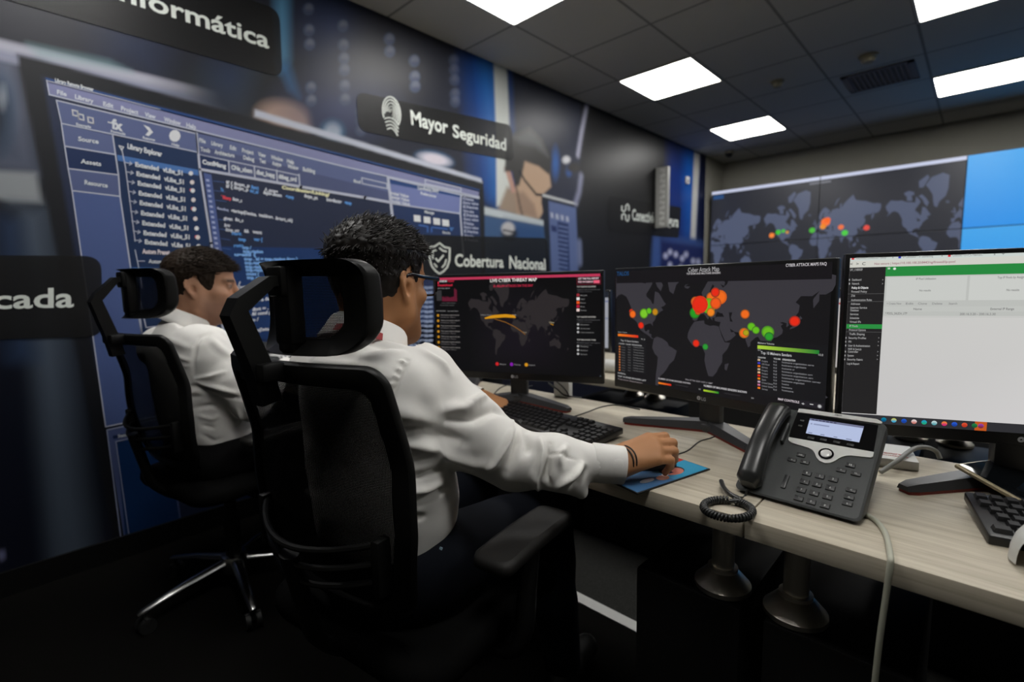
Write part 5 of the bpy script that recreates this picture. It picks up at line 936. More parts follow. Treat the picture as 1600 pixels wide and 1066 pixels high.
# ================================================================== office chairs
m_cf = mat('black_nylon', (.005, .005, .005), .42, spec=.3, bump=.1, bscale=900); m_cs = mat('black_seat_fabric', (.004, .004, .004), .9, spec=.05, noise=.2, nscale=300); m_pad = mat('dark_grey_armpad', (.02, .019, .018), .6, spec=.3, bump=.1, bscale=600); m_chr = mat('polished_aluminium', (.36, .36, .36), .22, metal=1); m_rub = mat('black_rubber', (.008, .008, .008), .6)
def weave(name, hole, pitch, col):
    m = bpy.data.materials.new(name); m.use_nodes = True; nt = m.node_tree; b = nt.nodes['Principled BSDF']; b.inputs['Base Color'].default_value = col+(1,); b.inputs['Roughness'].default_value = .6; b.inputs['Specular IOR Level'].default_value = .15; b.inputs['Specular IOR Level'].default_value = .15
    tc = nt.nodes.new('ShaderNodeTexCoord'); sp = nt.nodes.new('ShaderNodeSeparateXYZ'); nt.links.new(tc.outputs['UV'], sp.inputs[0]); ms = []
    for ax in (0, 1):
        def M(op, a, v=None):
            n = nt.nodes.new('ShaderNodeMath'); n.operation = op; nt.links.new(a, n.inputs[0])
            if v is not None: n.inputs[1].default_value = v
            return n.outputs[0]
        ms.append(M('LESS_THAN', M('ABSOLUTE', M('SUBTRACT', M('FRACT', M('DIVIDE', sp.outputs[ax], pitch)), .5)), hole/2))
    n = nt.nodes.new('ShaderNodeMath'); n.operation = 'MULTIPLY'; nt.links.new(ms[0], n.inputs[0]); nt.links.new(ms[1], n.inputs[1])
    tr = nt.nodes.new('ShaderNodeBsdfTransparent'); mx = nt.nodes.new('ShaderNodeMixShader'); nt.links.new(n.outputs[0], mx.inputs[0]); nt.links.new(b.outputs[0], mx.inputs[1]); nt.links.new(tr.outputs[0], mx.inputs[2])
    nt.links.new(mx.outputs[0], nt.nodes['Material Output'].inputs[0]); return m
m_weave = weave('black_back_mesh', .31, .0027, (.003, .003, .003)); m_weave2 = weave('black_headrest_mesh', .38, .0026, (.012, .008, .0075))
def uvgrid(P, UV, name, m, parent):
    P = np.asarray(P); a, b2 = P.shape[:2]; F = [(i*b2+j, (i+1)*b2+j, (i+1)*b2+j+1, i*b2+j+1) for i in range(a-1) for j in range(b2-1)]
    me = bpy.data.meshes.new(name); me.from_pydata(P.reshape(-1, 3).tolist(), [], F); me.materials.append(m); u = me.uv_layers.new(name='UV'); uv = np.asarray(UV).reshape(-1, 2); li = np.zeros(len(me.loops), dtype=np.int32); me.loops.foreach_get('vertex_index', li); u.data.foreach_set('uv', uv[li].astype(np.float32).ravel())
    for p in me.polygons: p.use_smooth = True
    o = bpy.data.objects.new(name, me); COL.objects.link(o); o.parent = parent; return o
def rrect(hw, hh, rad, n=8, cx=0, cz=0):
    P = []
    for sx, sz, a0 in ((1, 1, 0), (-1, 1, 90), (-1, -1, 180), (1, -1, 270)):
        r_ = rad[(0 if sz > 0 else 1)] if isinstance(rad, tuple) else rad
        for k in range(n+1): t = radians(a0+90*k/n); P.append((cx+sx*(hw-r_)+r_*cos(t), cz+sz*(hh-r_)+r_*sin(t)))
    Q = []
    for i in range(len(P)):   # resample long edges
        a, b2 = np.array(P[i]), np.array(P[(i+1) % len(P)]); k = max(1, int(np.linalg.norm(b2-a)/.025))
        for j in range(k): Q.append(tuple(a+(b2-a)*j/k))
    return Q
def chair(x, y, rz, label, legrot=0., hraise=0., dzb=0.):
    r = empty('office_chair', (x, y, 0), rz, label, 'office chair', 'black mesh office chairs')
    ZT, ZB = 1.036+dzb, .545
    def ysurf(xx, zz): t = (ZT-zz)/(ZT-ZB); return -.292+.115*t-.055*sin(pi*np.clip((t-.35)/.75, 0, 1))*.6+.042*(xx/.228)**2
    def wid(zz): t = (ZT-zz)/(ZT-ZB); return 1.0+.045*sin(pi*min(1, t*1.05))-.14*max(0, t-.6)/.4
    out = [(a*wid(z), z) for a, z in rrect(.228, (ZT-ZB)/2, (.032, .09), cz=(ZT+ZB)/2)]
    cz = (ZT+ZB)/2; fr = []
    for a, z in out:
        s1 = 1-.05/.23; a2, z2 = a*(1-.036/.228), cz+(z-cz)*(1-.042/.235)
        fr.append([(a, ysurf(a, z)-.004, z), (a, ysurf(a, z)+.016, z), (a2, ysurf(a2, z2)+.020, z2), (a2, ysurf(a2, z2)-.012, z2)])
    MB().grid(fr, closeu=True, closev=True).build('backrest_frame', m_cf, r, angle=35, sub=1)
    G = []; UV = []
    for i in range(25):
        z = ZB+.02+(ZT-ZB-.04)*i/24; w_ = .205*wid(z); G.append([(w_*(j/10-1), ysurf(w_*(j/10-1), z)+.008, z) for j in range(21)]); UV.append([(w_*(j/10-1)+2, z) for j in range(21)])
    uvgrid(G, UV, 'back_mesh', m_weave, r)
    lum = MB()
    for k, z in enumerate((.66, .695, .73)):
        lum.tube([(xx, ysurf(xx, z)-.028-.012*cos(xx*7)+.03*(xx/.16)**2, z-.02*cos(xx*9)) for xx in np.linspace(-.17, .17, 15)], .006, 8)
    lum.box((-.172, ysurf(-.17, .69)-.004, .69), (.02, .03, .1), bev=.005).box((.172, ysurf(.17, .69)-.004, .69), (.02, .03, .1), bev=.005)
    lum.build('lumbar_support', m_cf, r)
    sp = MB(); sp.tube(smooth_path([(0, -.04, .42), (0, -.16, .43), (0, -.24, .5), (0, -.262, .58), (0, -.285, .69)], 6), [.024]*25, 10, flat=.6)
    sp.build('back_support', m_cf, r)
    # headrest: dished frame open to the rear, mesh inside, post with a kink
    H = empty('headrest', (0, 0, 0)); H.parent = r; dz = hraise; zc = 1.119
    hs = lambda xx, zz: -.248+.062*(xx/.15)**2-.01*((zz-zc)/.08)**2
    outl = rrect(.148, .079, (.03, .055)); rows = []
    prof = [(1.0, .012, 1.), (1.0, -.010, 1.), (.975, -.014, 1.), (.93, -.010, 1.), (.70, .014, .74), (.62, .016, .66), (.62, .020, .66), (.97, .022, .97)]
    for a, z in outl:
        sk = -.012*(z/.079)*(1 if a > 0 else -1)*0
        rows.append([(a*s1, hs(a*s1, zc+z*s2)+dy, zc+z*s2+dz) for s1, dy, s2 in prof])
    MB().grid(rows, closeu=True, closev=True).build('frame', m_cf, H, angle=30)
    G = [[(.10*(j/8-1), hs(.10*(j/8-1), zc+z)+.018, zc+z+dz) for j in range(17)] for z in np.linspace(-.056, .056, 9)]; UV = [[(.10*(j/8-1)+1, z+1) for j in range(17)] for z in np.linspace(-.056, .056, 9)]
    uvgrid(G, UV, 'headrest_mesh', m_weave2, H)
    mb = MB(); mb.box((0, -.252, zc+.005+dz), (.05, .03, .135), bev=.006).box((0, -.262, zc+.045+dz), (.045, .03, .05), bev=.005).box((0, -.25, zc-.06+dz), (.04, .03, .03), bev=.004); mb.build('mount_block', m_cf, H)
    po = MB(); kz = 1.115+dz*.4
    def bar(pts, hw, ht):
        P = [np.array(p, float) for p in pts]; V = []
        for i, p in enumerate(P):
            t = P[min(i+1, len(P)-1)]-P[max(0, i-1)]; t /= np.linalg.norm(t); nrm = np.array([0, -t[2], t[1]]); h_ = ht if np.ndim(ht) == 0 else ht[i]; w2 = hw if np.ndim(hw) == 0 else hw[i]
            V.append([p+[-w2, 0, 0]-nrm*h_, p+[w2, 0, 0]-nrm*h_, p+[w2, 0, 0]+nrm*h_, p+[-w2, 0, 0]+nrm*h_])
        m_ = len(V); po.grid(V, closev=True); po.f += [[po.n-4*m_+k for k in (3, 2, 1, 0)], [po.n-4+k for k in range(4)]]; po.mi += [0, 0]
    bar([(0, -.302, .965+dzb), (0, -.312, 1.02+dzb), (0, -.344, kz), (0, -.336, kz+.014), (0, -.288, 1.164+dz), (0, -.255, 1.166+dz)], .0165, [.017, .017, .015, .013, .009, .009])
    po.box((0, -.306, 1.018+dzb), (.075, .04, .03), bev=.005); po.build('post', m_cf, H, angle=30)
    # seat, arms, base
    st = MB(); rows = []
    for zz, s in ((.445, .90), (.45, .97), (.47, 1.), (.49, .99), (.502, .93), (.507, .6)):
        rows.append([(a*s, .03+b2*s-.02*max(0, (b2/.24))**2*0, zz-(.03*max(0, b2-.12)/.12)) for a, b2 in rrect(.255, .245, .08)])
    st.grid(rows, closev=True); n = len(rows[0]); st.add(rows[-1], [tuple(range(n))]); st.add(rows[0], [tuple(range(n))[::-1]]); st.build('seat', m_cs, r, angle=60)
    MB().box((0, 0, .425), (.2, .26, .045), bev=.012).build('tilt_mechanism', m_cf, r)
    for sx in (-1, 1):
        ar = MB(); ar.tube(smooth_path([(sx*.1, .0, .425), (sx*.25, .0, .43), (sx*.292, .01, .47), (sx*.292, .03, .56), (sx*.288, .05, .628)], 6), .02, 10, flat=1.); a_o = ar.build('armrest', m_cf, r)
        p = MB(); rows = []
        for zz, s in ((.628, .9), (.634, 1.), (.645, 1.), (.652, .96), (.655, .8)): rows.append([(sx*.272+a*s, .062+b2*(1-(1-s)*.4), zz-.004+.008*cos(b2*9)) for a, b2 in rrect(.044, .13, .022)])
        p.grid(rows, closev=True); n = len(rows[0]); p.add(rows[-1], [tuple(range(n))]); p.add(rows[0], [tuple(range(n))[::-1]]); p.build('arm_pad', m_pad, a_o, angle=60)
    MB().lathe([(.028, .1), (.028, .28), (.022, .285), (.018, .41)], 20).build('gas_lift', m_cf, r)
    MB().lathe([(.05, .075), (.055, .1), (.045, .135), (.03, .14)], 24).build('hub', m_chr, r)
    for k in range(5):
        a = legrot+k*2*pi/5; d = np.array([cos(a), sin(a), 0]); l = MB(); l.tube([d*.04+[0, 0, .115], d*.18+[0, 0, .1], d*.31+[0, 0, .076], d*.325+[0, 0, .07]], [.022, .019, .014, .01], 10, flat=.7); l.build('leg', m_chr, r)
        c = d*.305; cs = MB(); t = np.array([-d[1], d[0], 0]); cs.tube([c+[0, 0, .075], c+[0, 0, .052]], .008, 8)
        for s in (-1, 1): cs.tube([c+t*s*.008+[0, 0, .026], c+t*s*.024+[0, 0, .026]], .0255, 20)
        cs.box(c+[0, 0, .04], (.05, .014, .03), rot=rotz(a+pi/2), bev=.004); cs.build('caster', m_rub, r)
    return r
CH1 = chair(-.898, .602, radians(8.8), 'black mesh office chair of the man with glasses, nearest the viewer', radians(-20))
_h = np.array([-2.047, .565]); _a = on(205, 963, 'z', .08)[:2]-_h
CH2 = chair(-2.047, .565, radians(10.2), 'black mesh office chair with chrome legs beside the mural', atan2(_a[1], _a[0])-radians(10.2), hraise=.028, dzb=-.012)

# ================================================================== people: one continuous surface grown from a distance field
def ell(c, r, M=None):
    c, r = np.asarray(c, float), np.asarray(r, float)
    def f(P):
        q = P-c
        if M is not None: q = q@M
        k0 = np.sqrt(((q/r)**2).sum(-1)); k1 = np.sqrt(((q/(r*r))**2).sum(-1))+1e-9; return k0*(k0-1)/k1
    return f
def cone(a, b2, ra, rb):
    a, b2 = np.asarray(a, float), np.asarray(b2, float); d = b2-a; dd = d@d+1e-12
    def f(P):
        t = np.clip(((P-a)@d)/dd, 0, 1); return np.sqrt((((P-a)-t[..., None]*d)**2).sum(-1))-(ra+(rb-ra)*t)
    return f
def local(f, O, M, s=1.):
    O = np.asarray(O, float); return lambda P: s*f(((P-O)@M)/s)
def smin(a, b2, k):
    if k <= 0: return np.minimum(a, b2)
    h = np.clip(.5+.5*(b2-a)/k, 0, 1); return b2*(1-h)+a*h-k*h*(1-h)
class Field:
    def __init__(s): s.p = []
    def u(s, f, k=.015): s.p.append((f, k, 1)); return s
    def sub(s, f, k=.006): s.p.append((f, k, -1)); return s
    def cut(s, f): s.p.append((f, 0, 0)); return s
    def ev(s, P, act=None):
        d = None
        for i, (f, k, op) in enumerate(s.p):
            if act is not None and not act[i]: continue
            v = f(P)
            if op == 1: d = v if d is None else smin(d, v, k)
            elif d is None: continue
            elif op == -1: d = -smin(-d, v, k)
            else: d = np.maximum(d, v)
        return np.full(P.shape[:-1], 1.) if d is None else d
    def mesh(s, lo, hi, h, B=12):
        lo = np.asarray(lo, float); n = np.ceil((np.asarray(hi)-lo)/h/B).astype(int); N = n*B
        V = np.full(N+1, 1., dtype=np.float32); bc = np.stack(np.meshgrid(*[np.arange(k) for k in n], indexing='ij'), -1).reshape(-1, 3); cen = lo+(bc+.5)*B*h; rb = B*h*.5*1.733
        vals = np.stack([f(cen) for f, k, op in s.p], 1); ops = np.array([op for _, _, op in s.p]); uni = np.where(ops[None] == 1, vals, 9.).min(1); tot = s.ev(cen)
        near = uni < rb*2.0+.03
        V0 = np.where(tot < 0, -1., 1.)
        g = np.stack(np.meshgrid(*[np.arange(B+1)]*3, indexing='ij'), -1)*h
        for i, b2 in enumerate(bc):
            sl = tuple(slice(k*B, k*B+B+1) for k in b2)
            if not near[i]: continue
            act = np.where(ops == 1, vals[i] < uni[i]+2*rb+.06, np.where(ops == 0, True, vals[i] < rb*1.2+.02)); V[sl] = s.ev(lo+b2*B*h+g, act)
        return surfnet(V, lo, h)
def surfnet(V, lo, h):
    S0 = V < 0; nx, ny, nz = V.shape; c = np.zeros((nx-1, ny-1, nz-1), dtype=np.int8)
    for i in (0, 1):
        for j in (0, 1):
            for k in (0, 1): c += S0[i:nx-1+i, j:ny-1+j, k:nz-1+k]
    idx = np.argwhere((c > 0) & (c < 8)); num = -np.ones(c.shape, dtype=np.int32); num[tuple(idx.T)] = np.arange(len(idx)); acc = np.zeros((len(idx), 3)); cnt = np.zeros(len(idx))
    cs = [(i, j, k) for i in (0, 1) for j in (0, 1) for k in (0, 1)]
    for a in cs:
        for ax in range(3):
            if a[ax]: continue
            b2 = list(a); b2[ax] = 1; va = V[tuple((idx+a).T)]; vb = V[tuple((idx+b2).T)]; m = (va < 0) != (vb < 0); t = np.where(m, va/(va-vb+1e-12), 0); p = np.array(a, float)[None].repeat(len(idx), 0); p[:, ax] += t; acc += p*m[:, None]; cnt += m
    P = lo+(idx+acc/np.maximum(cnt, 1)[:, None])*h; F = []
    for ax in range(3):
        a, b2 = (ax+1) % 3, (ax+2) % 3; s0 = [slice(0, -1)]*3; sl = [slice(1, d-1) for d in V.shape]; sl[ax] = slice(0, V.shape[ax]-1); s2 = list(sl); s2[ax] = slice(1, V.shape[ax])
        A, Bv = S0[tuple(sl)], S0[tuple(s2)]; e = np.argwhere(A != Bv)
        if not len(e): continue
        off = np.array([x.start for x in sl]); flip = A[tuple(e.T)]; e = e+off
        def cell(da, db): q = e.copy(); q[:, a] -= da; q[:, b2] -= db; return num[tuple(q.T)]
        q = np.stack([cell(1, 1), cell(0, 1), cell(0, 0), cell(1, 0)], 1); q[~flip] = q[~flip][:, ::-1]; F.append(q)
    return P, np.concatenate(F)
def mesh_normals(P, F):
    n = np.cross(P[F[:, 2]]-P[F[:, 0]], P[F[:, 3]]-P[F[:, 1]]); N = np.zeros_like(P)
    for k in range(4): np.add.at(N, F[:, k], n)
    return N/(np.linalg.norm(N, axis=1)[:, None]+1e-12)
def relax(P, F, it=2, lam=.5):
    for _ in range(it):
        A = np.zeros_like(P); c = np.zeros(len(P))
        for k in range(4):
            for d in (1, 3): np.add.at(A, F[:, k], P[F[:, (k+d) % 4]]); np.add.at(c, F[:, k], 1)
        P = P+lam*(A/np.maximum(c, 1)[:, None]-P)
    return P
def mesh_obj(name, P, F, m, parent=None, col=None):
    me = bpy.data.meshes.new(name); me.from_pydata(P.tolist(), [], F.tolist()); me.materials.append(m)
    me.polygons.foreach_set('use_smooth', [True]*len(me.polygons))
    if col is not None: a = me.color_attributes.new('Col', 'FLOAT_COLOR', 'POINT'); a.data.foreach_set('color', np.concatenate([col, np.ones((len(col), 1))], 1).astype(np.float32).ravel())
    o = bpy.data.objects.new(name, me); COL.objects.link(o)
    if parent: o.parent = parent
    return o
_wv = [(rng.normal(size=3), rng.random()*6.28) for _ in range(14)]
def waves(P, f): return sum(np.sin(P@(d*f)+p) for d, p in _wv)/len(_wv)**.5
def frame(yaw_, pit=0., rol=0.):
    """columns: right, forward, up"""
    return rotz(yaw_)@rotx(pit)@roty(rol)
# ------------------------------------------------------------------ head
def add_head(F, O, M, s, big=0.):
    L = lambda f: local(f, O, M, s)
    F.u(L(ell((0, -.006, .042), (.0755, .098, .087))), .01).u(L(ell((0, -.03, .02), (.07, .072, .08))), .03)
    F.u(L(ell((0, .042, -.03), (.062, .056, .078))), .03).u(L(ell((0, .058, .05), (.058, .038, .045))), .02)
    for sx in (-1, 1):
        F.u(L(cone((sx*.057, .008, -.05), (sx*.02, .082, -.098), .016, .015)), .03).u(L(ell((sx*.047, .06, -.012), (.021, .026, .017))), .02).u(L(cone((sx*.06, .0, .0), (sx*.058, .008, -.055), .016, .016)), .03)
        F.u(L(cone((sx*.012, .094, .03), (sx*.045, .082, .03), .009, .008)), .012)
        F.sub(L(ell((sx*.032, .108, .011), (.017, .014, .012))), .012); F.u(L(ell((sx*.031, .0855, .011), (.0145, .0125, .0125))), .003); F.u(L(cone((sx*.018, .094, .0185), (sx*.043, .088, .017), .0032, .003)), .004)
    F.u(L(cone((0, .096, .024), (0, .119, -.02), .0075, .0105)), .014).u(L(ell((0, .112, -.022), (.016, .013, .009))), .008).u(L(ell((0, .0935, -.038), (.024, .012, .016))), .014)
    F.u(L(ell((0, .1005, -.0495), (.022, .0085, .0055))), .004).u(L(ell((0, .0985, -.0605), (.019, .009, .0065))), .004); F.u(L(ell((0, .09, -.098), (.02, .016, .017))), .016).u(L(ell((0, .06, -.088), (.038, .04, .026))), .03)
    F.u(L(cone((0, -.028, -.03), (0, -.052, -.20), .057+big, .062+big)), .03).u(L(cone((0, .01, -.08), (0, -.02, -.19), .04, .045)), .03)
    for sx in (-1, 1):
        c = np.array([sx*.074, -.006, .0]); up = np.array([0, -.17, .985]); v = np.array([sx*.34, -.93, -.12]); v /= np.linalg.norm(v); nr = np.cross(up, v); nr *= sx*np.sign(nr[0]*sx*sx+1e-9)*1.
        if nr[0]*sx < 0: nr = -nr
        pt = lambda a, b2, n=0.: c+up*a+v*b2+nr*n
        R3 = np.stack([up, v, nr], 1)
        F.u(L(ell(pt(.003, .009), (.028, .0155, .0035), R3)), .006)
        H = [(.006, -.006), (.018, -.006), (.028, .001), (.032, .011), (.029, .02), (.019, .0255), (.006, .025), (-.006, .020), (-.015, .014)]
        for p, q in zip(H[:-1], H[1:]): F.u(L(cone(pt(*p, .002), pt(*q, .002), .0041, .0041)), .0025)
        F.u(L(ell(pt(-.023, .006, .001), (.0105, .0085, .0045), R3)), .006)
        A = [(.020, .010), (.012, .017), (0, .0165), (-.011, .011)]
        for p, q in zip(A[:-1], A[1:]): F.u(L(cone(pt(*p, .003), pt(*q, .003), .003, .003)), .003)
        F.sub(L(ell(pt(-.003, .006, .0085), (.0135, .0095, .0095), R3)), .003); F.u(L(ell(pt(-.003, -.004, .003), (.006, .004, .004), R3)), .003)
def hand(F, W, fwd, up, thumb, sc=1., curl=(15, 50, 25), spread=1., flat=0.):
    fwd = np.asarray(fwd, float); fwd /= np.linalg.norm(fwd); up = np.asarray(up, float); up = up-fwd*(up@fwd); up /= np.linalg.norm(up); lat = np.cross(fwd, up)*thumb
    T = lambda x, y, z: np.asarray(W)+sc*(lat*x+fwd*y+up*z)
    F.u(cone(T(0, -.03, 0), T(0, .012, 0), .0215*sc, .0235*sc), .02)
    for (x0, x1, yk, l3, r0, r1, dc) in ((.016, .028, .088, (.042, .025, .021), .0105, .0078, 0), (.005, .0095, .092, (.046, .029, .022), .0108, .0078, 4), (-.006, -.0095, .087, (.042, .027, .021), .0103, .0074, 7), (-.016, -.027, .077, (.033, .02, .019), .0092, .0066, 10)):
        F.u(cone(T(x0, .005, 0), T(x1, yk, .002), .0165*sc, r0*1.12*sc), .016); p = np.array([x1, yk, .002]); a = 0.
        for q, (l, c) in enumerate(zip(l3, curl)):
            a += radians(c+dc*.6); d = np.array([x1*spread*1.2*(.5 if q == 0 else .15), cos(a), -sin(a)]); d /= np.linalg.norm(d); e = p+d*l; rr = [r0*.95, r0*.88, r0*.8, r1]; F.u(cone(T(*p), T(*e), rr[q]*sc, rr[q+1]*sc), .004); p = e
    F.u(cone(T(.016, .012, -.006), T(.036, .042, -.016), .0165*sc, .0135*sc), .016).u(cone(T(.036, .042, -.016), T(.044, .07, -.022), .0115*sc, .0105*sc), .006).u(cone(T(.044, .07, -.022), T(.042, .092, -.026), .0102*sc, .0078*sc), .003)
    return T
def add_legs(F, hipc, R, kn, ft, tk, shrink=0.):
    for sx in (-1, 1):
        h = hipc+R@np.array([sx*.085, .02, -.01]); k = np.asarray(kn[(sx+1)//2]); f = np.asarray(ft[(sx+1)//2])
        F.u(cone(h, k, .088-shrink+tk, .062-shrink+tk), .04).u(cone(k, k*.45+f*.55+np.array([0, -.01, 0]), .058-shrink+tk, .052-shrink+tk), .02).u(cone(k*.45+f*.55+np.array([0, -.01, 0]), f, .052-shrink+tk, .038-shrink+tk), .02)
m_shirt = mat('white_cotton_shirt', lin((236, 234, 230)), .85, spec=.15, sheen=.2, bump=.12, bscale=1400); m_jean = mat('dark_blue_denim', (.0026, .0038, .0075), .85, spec=.15, noise=.15, nscale=400); m_shoe = mat('black_leather', (.008, .008, .008), .35); m_lany = mat('red_lanyard_ribbon', lin((150, 26, 34)), .6); m_fr = mat('black_acetate', (.006, .006, .007), .15); m_len = mat('clear_lens', (.3, .34, .4), .03, spec=.5, alpha=.12)
m_seam = mat('white_stitching', lin((214, 212, 208)), .9)
def person(nm, D):
    O, M, s = D['O'], D['M'], D['s']; hip, R = D['hip'], D['R']; T0 = lambda x, y, z: hip+R@np.array([x, y, z])
    sh, el, wr = D['sh'], D['el'], D['wr']           # left, right
    skin = Field(); add_head(skin, O, M, s)
    skin.u(ell(T0(-.005, -.01, .05), (.125, .085, .12), R), .04).u(ell(T0(*D['chest']), (.135, .08, .19), R), .04); skin.u(cone(sh[0], sh[1], .045, .045), .04)
    add_legs(skin, hip, R, D['kn'], D['ft'], 0, .012)
    for i in (0, 1):
        skin.u(cone(sh[i], el[i], .045, .036), .02).u(cone(el[i], wr[i], .032, .021), .01); hand(skin, wr[i], *D['hand'][i])
    lo = np.minimum.reduce([O-.16, *[np.asarray(q)-.16 for q in wr], hip-.3, *[np.asarray(f)-.12 for f in D['ft']]]); hi = np.maximum.reduce([O+.2, *[np.asarray(q)+.18 for q in wr], hip+.3, *[np.asarray(f)+.12 for f in D['ft']], *[np.asarray(f)+.12 for f in D['kn']]]); lo[2] = max(lo[2], .005)
    P, Fc = skin.mesh(lo, hi, D['h']); P = relax(P, Fc, 1, .4)
    q = ((P-O)@M)/s; base = lin(D['skin']); C = np.tile(base, (len(P), 1)); st = lin(D['stubble'])
    hd = (np.abs(q[:, 0]) < .1) & (np.abs(q[:, 1]) < .14) & (np.abs(q[:, 2]) < .16)
    g = lambda x, a, b2: np.clip((x-a)/(b2-a), 0, 1)
    jaw = hd*g(-q[:, 2], .012+.0, .05)*g(q[:, 1], -.0, .03)*D['stub']; jaw = jaw*(1-np.exp(-((q[:, 1]-.1)/.012)**2-((q[:, 2]+.055)/.012)**2-(q[:, 0]/.03)**2)); C = C*(1-jaw[:, None])+st*jaw[:, None]
    lip = hd*np.exp(-((q[:, 1]-.105)/.01)**2-((q[:, 2]+.055)/.009)**2-(q[:, 0]/.022)**2)*.7; C = C*(1-lip[:, None])+lin((150, 84, 76))*lip[:, None]
    br = hd*(q[:, 1] > .05)*np.exp(-((q[:, 2]-.032-.05*np.maximum(0, .045-np.abs(q[:, 0]))*.2)/.0068)**2)*g(np.abs(q[:, 0]), .008, .014)*(1-g(np.abs(q[:, 0]), .05, .058)); C = C*(1-br[:, None]*.9)+lin((34, 26, 22))*br[:, None]*.9
    for sx in (-1, 1):
        ey = hd*(np.exp(-(((q[:, 0]-sx*.031)/.0125)**4+((q[:, 2]-.011)/.0065)**4))*(q[:, 1] > .085)); C = C*(1-ey[:, None]*.8)+lin((120, 112, 108))*ey[:, None]*.8; ir = hd*(np.exp(-(((q[:, 0]-sx*.031)/.0055)**4+((q[:, 2]-.011)/.0055)**4))*(q[:, 1] > .09)); C = C*(1-ir[:, None])+lin((24, 18, 16))*ir[:, None]
        la = hd*np.exp(-(((q[:, 0]-sx*.031)/.015)**4+((q[:, 2]-.0175)/.0022)**2))*(q[:, 1] > .08); C = C*(1-la[:, None]*.85)+lin((26, 20, 18))*la[:, None]*.85
    C *= (1+.05*waves(P, 60.))[:, None]
    body = mesh_obj('person', P, Fc, attr_skin, None, C); tag(body, D['label'], 'person'); nv = len(P)
    # ---------------- hair: a thick cap with many small locks
    tf, reg = D['hair_t'], D['hair_reg']; hf = Field(); add_head(hf, O, M, s); capf = Field(); capf.p = hf.p[:4]
    class HF(Field):
        def ev(s2, Pw, act=None): qq = ((Pw-O)@M)/s; return np.maximum(capf.ev(Pw)-s*tf(qq), s*reg(qq))
    H = HF(); H.p = [(lambda Pw: H.ev(Pw), 0, 1)]
    HP, HF_ = H.mesh(O-.18, O+.2, .0035); HP = relax(HP, HF_, 2, .5); Nn = mesh_normals(HP, HF_)
    HP = HP+Nn*(.0012*waves(HP, 260.))[:, None]
    V = [HP]; Fs = HF_.tolist(); n0 = len(HP); qq = ((HP-O)@M)/s; cand = np.where((reg(qq) < -.003) & (qq[:, 2] > D['tuft_z']) & ((Nn@M)[:, 2] > -.6))[0]; pick = rng.choice(cand, min(len(cand), D['tufts']), replace=len(cand) < D['tufts'])
    VV = []
    for i in pick:
        p = HP[i]; nn = Nn[i]; qi = qq[i]; dl = np.array(D['flow'](qi)); dl = M@dl; L_ = D['tuft_l'](qi)*(.6+.8*rng.random())*s; d = nn*D['lift']+dl+rng.normal(size=3)*D['mess']; d /= np.linalg.norm(d); sd = np.cross(d, nn); sd /= np.linalg.norm(sd)+1e-9; wd = D['tuft_w']*(.6+.7*rng.random()); k0 = p-nn*.003
        b2 = np.cross(sd, d); bend = dl*.5-nn*.25+rng.normal(size=3)*.12
        for t, w_ in ((0, 1.), (.45, .85), (.8, .5)):
            c = k0+d*L_*t+bend*L_*t*t*.7; VV += [c-sd*wd*w_, c+b2*wd*w_*.8, c+sd*wd*w_]
        VV.append(k0+d*L_+bend*L_*.7); a = n0+len(VV)-10
        for t in (0, 3):
            for x, y in ((0, 1), (1, 2), (2, 0)): Fs.append([a+t+x, a+t+y, a+t+3+y, a+t+3+x])
        for x, y in ((0, 1), (1, 2), (2, 0)): Fs.append([a+6+x, a+6+y, a+9])
    me = bpy.data.meshes.new('hair'); allv = np.concatenate([HP, np.array(VV)]); me.from_pydata(allv.tolist(), [], Fs); me.materials.append(D['hair_m']); me.polygons.foreach_set('use_smooth', [True]*len(me.polygons)); ho = bpy.data.objects.new('hair', me); COL.objects.link(ho); ho.parent = body
    # ---------------- shirt
    sf = Field()
    for f, k in D['torso'](T0): sf.u(f, k)
    sf.u(cone(sh[0], sh[1], D['yoke'], D['yoke']), .05); sf.u(cone(O+M@np.array([0, -.05, -.15])*s, (sh[0]+sh[1])/2+np.array([0, 0, .0]), .066, .085), .05)
    cuffs = []
    for i in (0, 1):
        ch = D['sleeve'][i]
        for q_, ((a, ra), (b2, rb)) in enumerate(zip(ch[:-1], ch[1:])): sf.u(cone(a, b2, ra, rb), .022 if q_ < len(ch)-3 else .007)
    for a, b2, ra, rb, k in D.get('droop', ()): sf.u(cone(a, b2, ra, rb), k)
    hem = D['hem']; sf.cut(lambda Pw: hem-Pw[..., 2]+.0*Pw[..., 0])
    for i in (0, 1):
        a, b2 = np.asarray(D['sleeve'][i][-2][0]), np.asarray(D['sleeve'][i][-1][0]); d = (b2-a)/np.linalg.norm(b2-a); sf.cut(lambda Pw, b2=b2, d=d: np.where(np.sqrt(((Pw-b2)**2).sum(-1)) < .09, (Pw-b2)@d, -1.))
    nk = O+M@np.array([0, -.05, -.125])*s; sf.cut(lambda Pw: np.where((np.sqrt(((Pw-nk)**2).sum(-1)) < .13), ((Pw-nk)@(M@np.array([0, .42, .9])))-.005, -1.))
    pts = [np.asarray(p) for ch in D['sleeve'] for p, _ in ch]; lo = np.minimum.reduce(pts+[hip])-.25; hi = np.maximum.reduce(pts+[hip])+.22; lo[2] = hem-.02; hi[2] = min(hi[2], O[2]-.02)
    SP, SF = sf.mesh(lo, hi, D['hs']); SP = relax(SP, SF, 2, .5); N = mesh_normals(SP, SF)
    bv = BVHTree.FromPolygons(SP.tolist(), SF.tolist()); disp = np.zeros(len(SP))
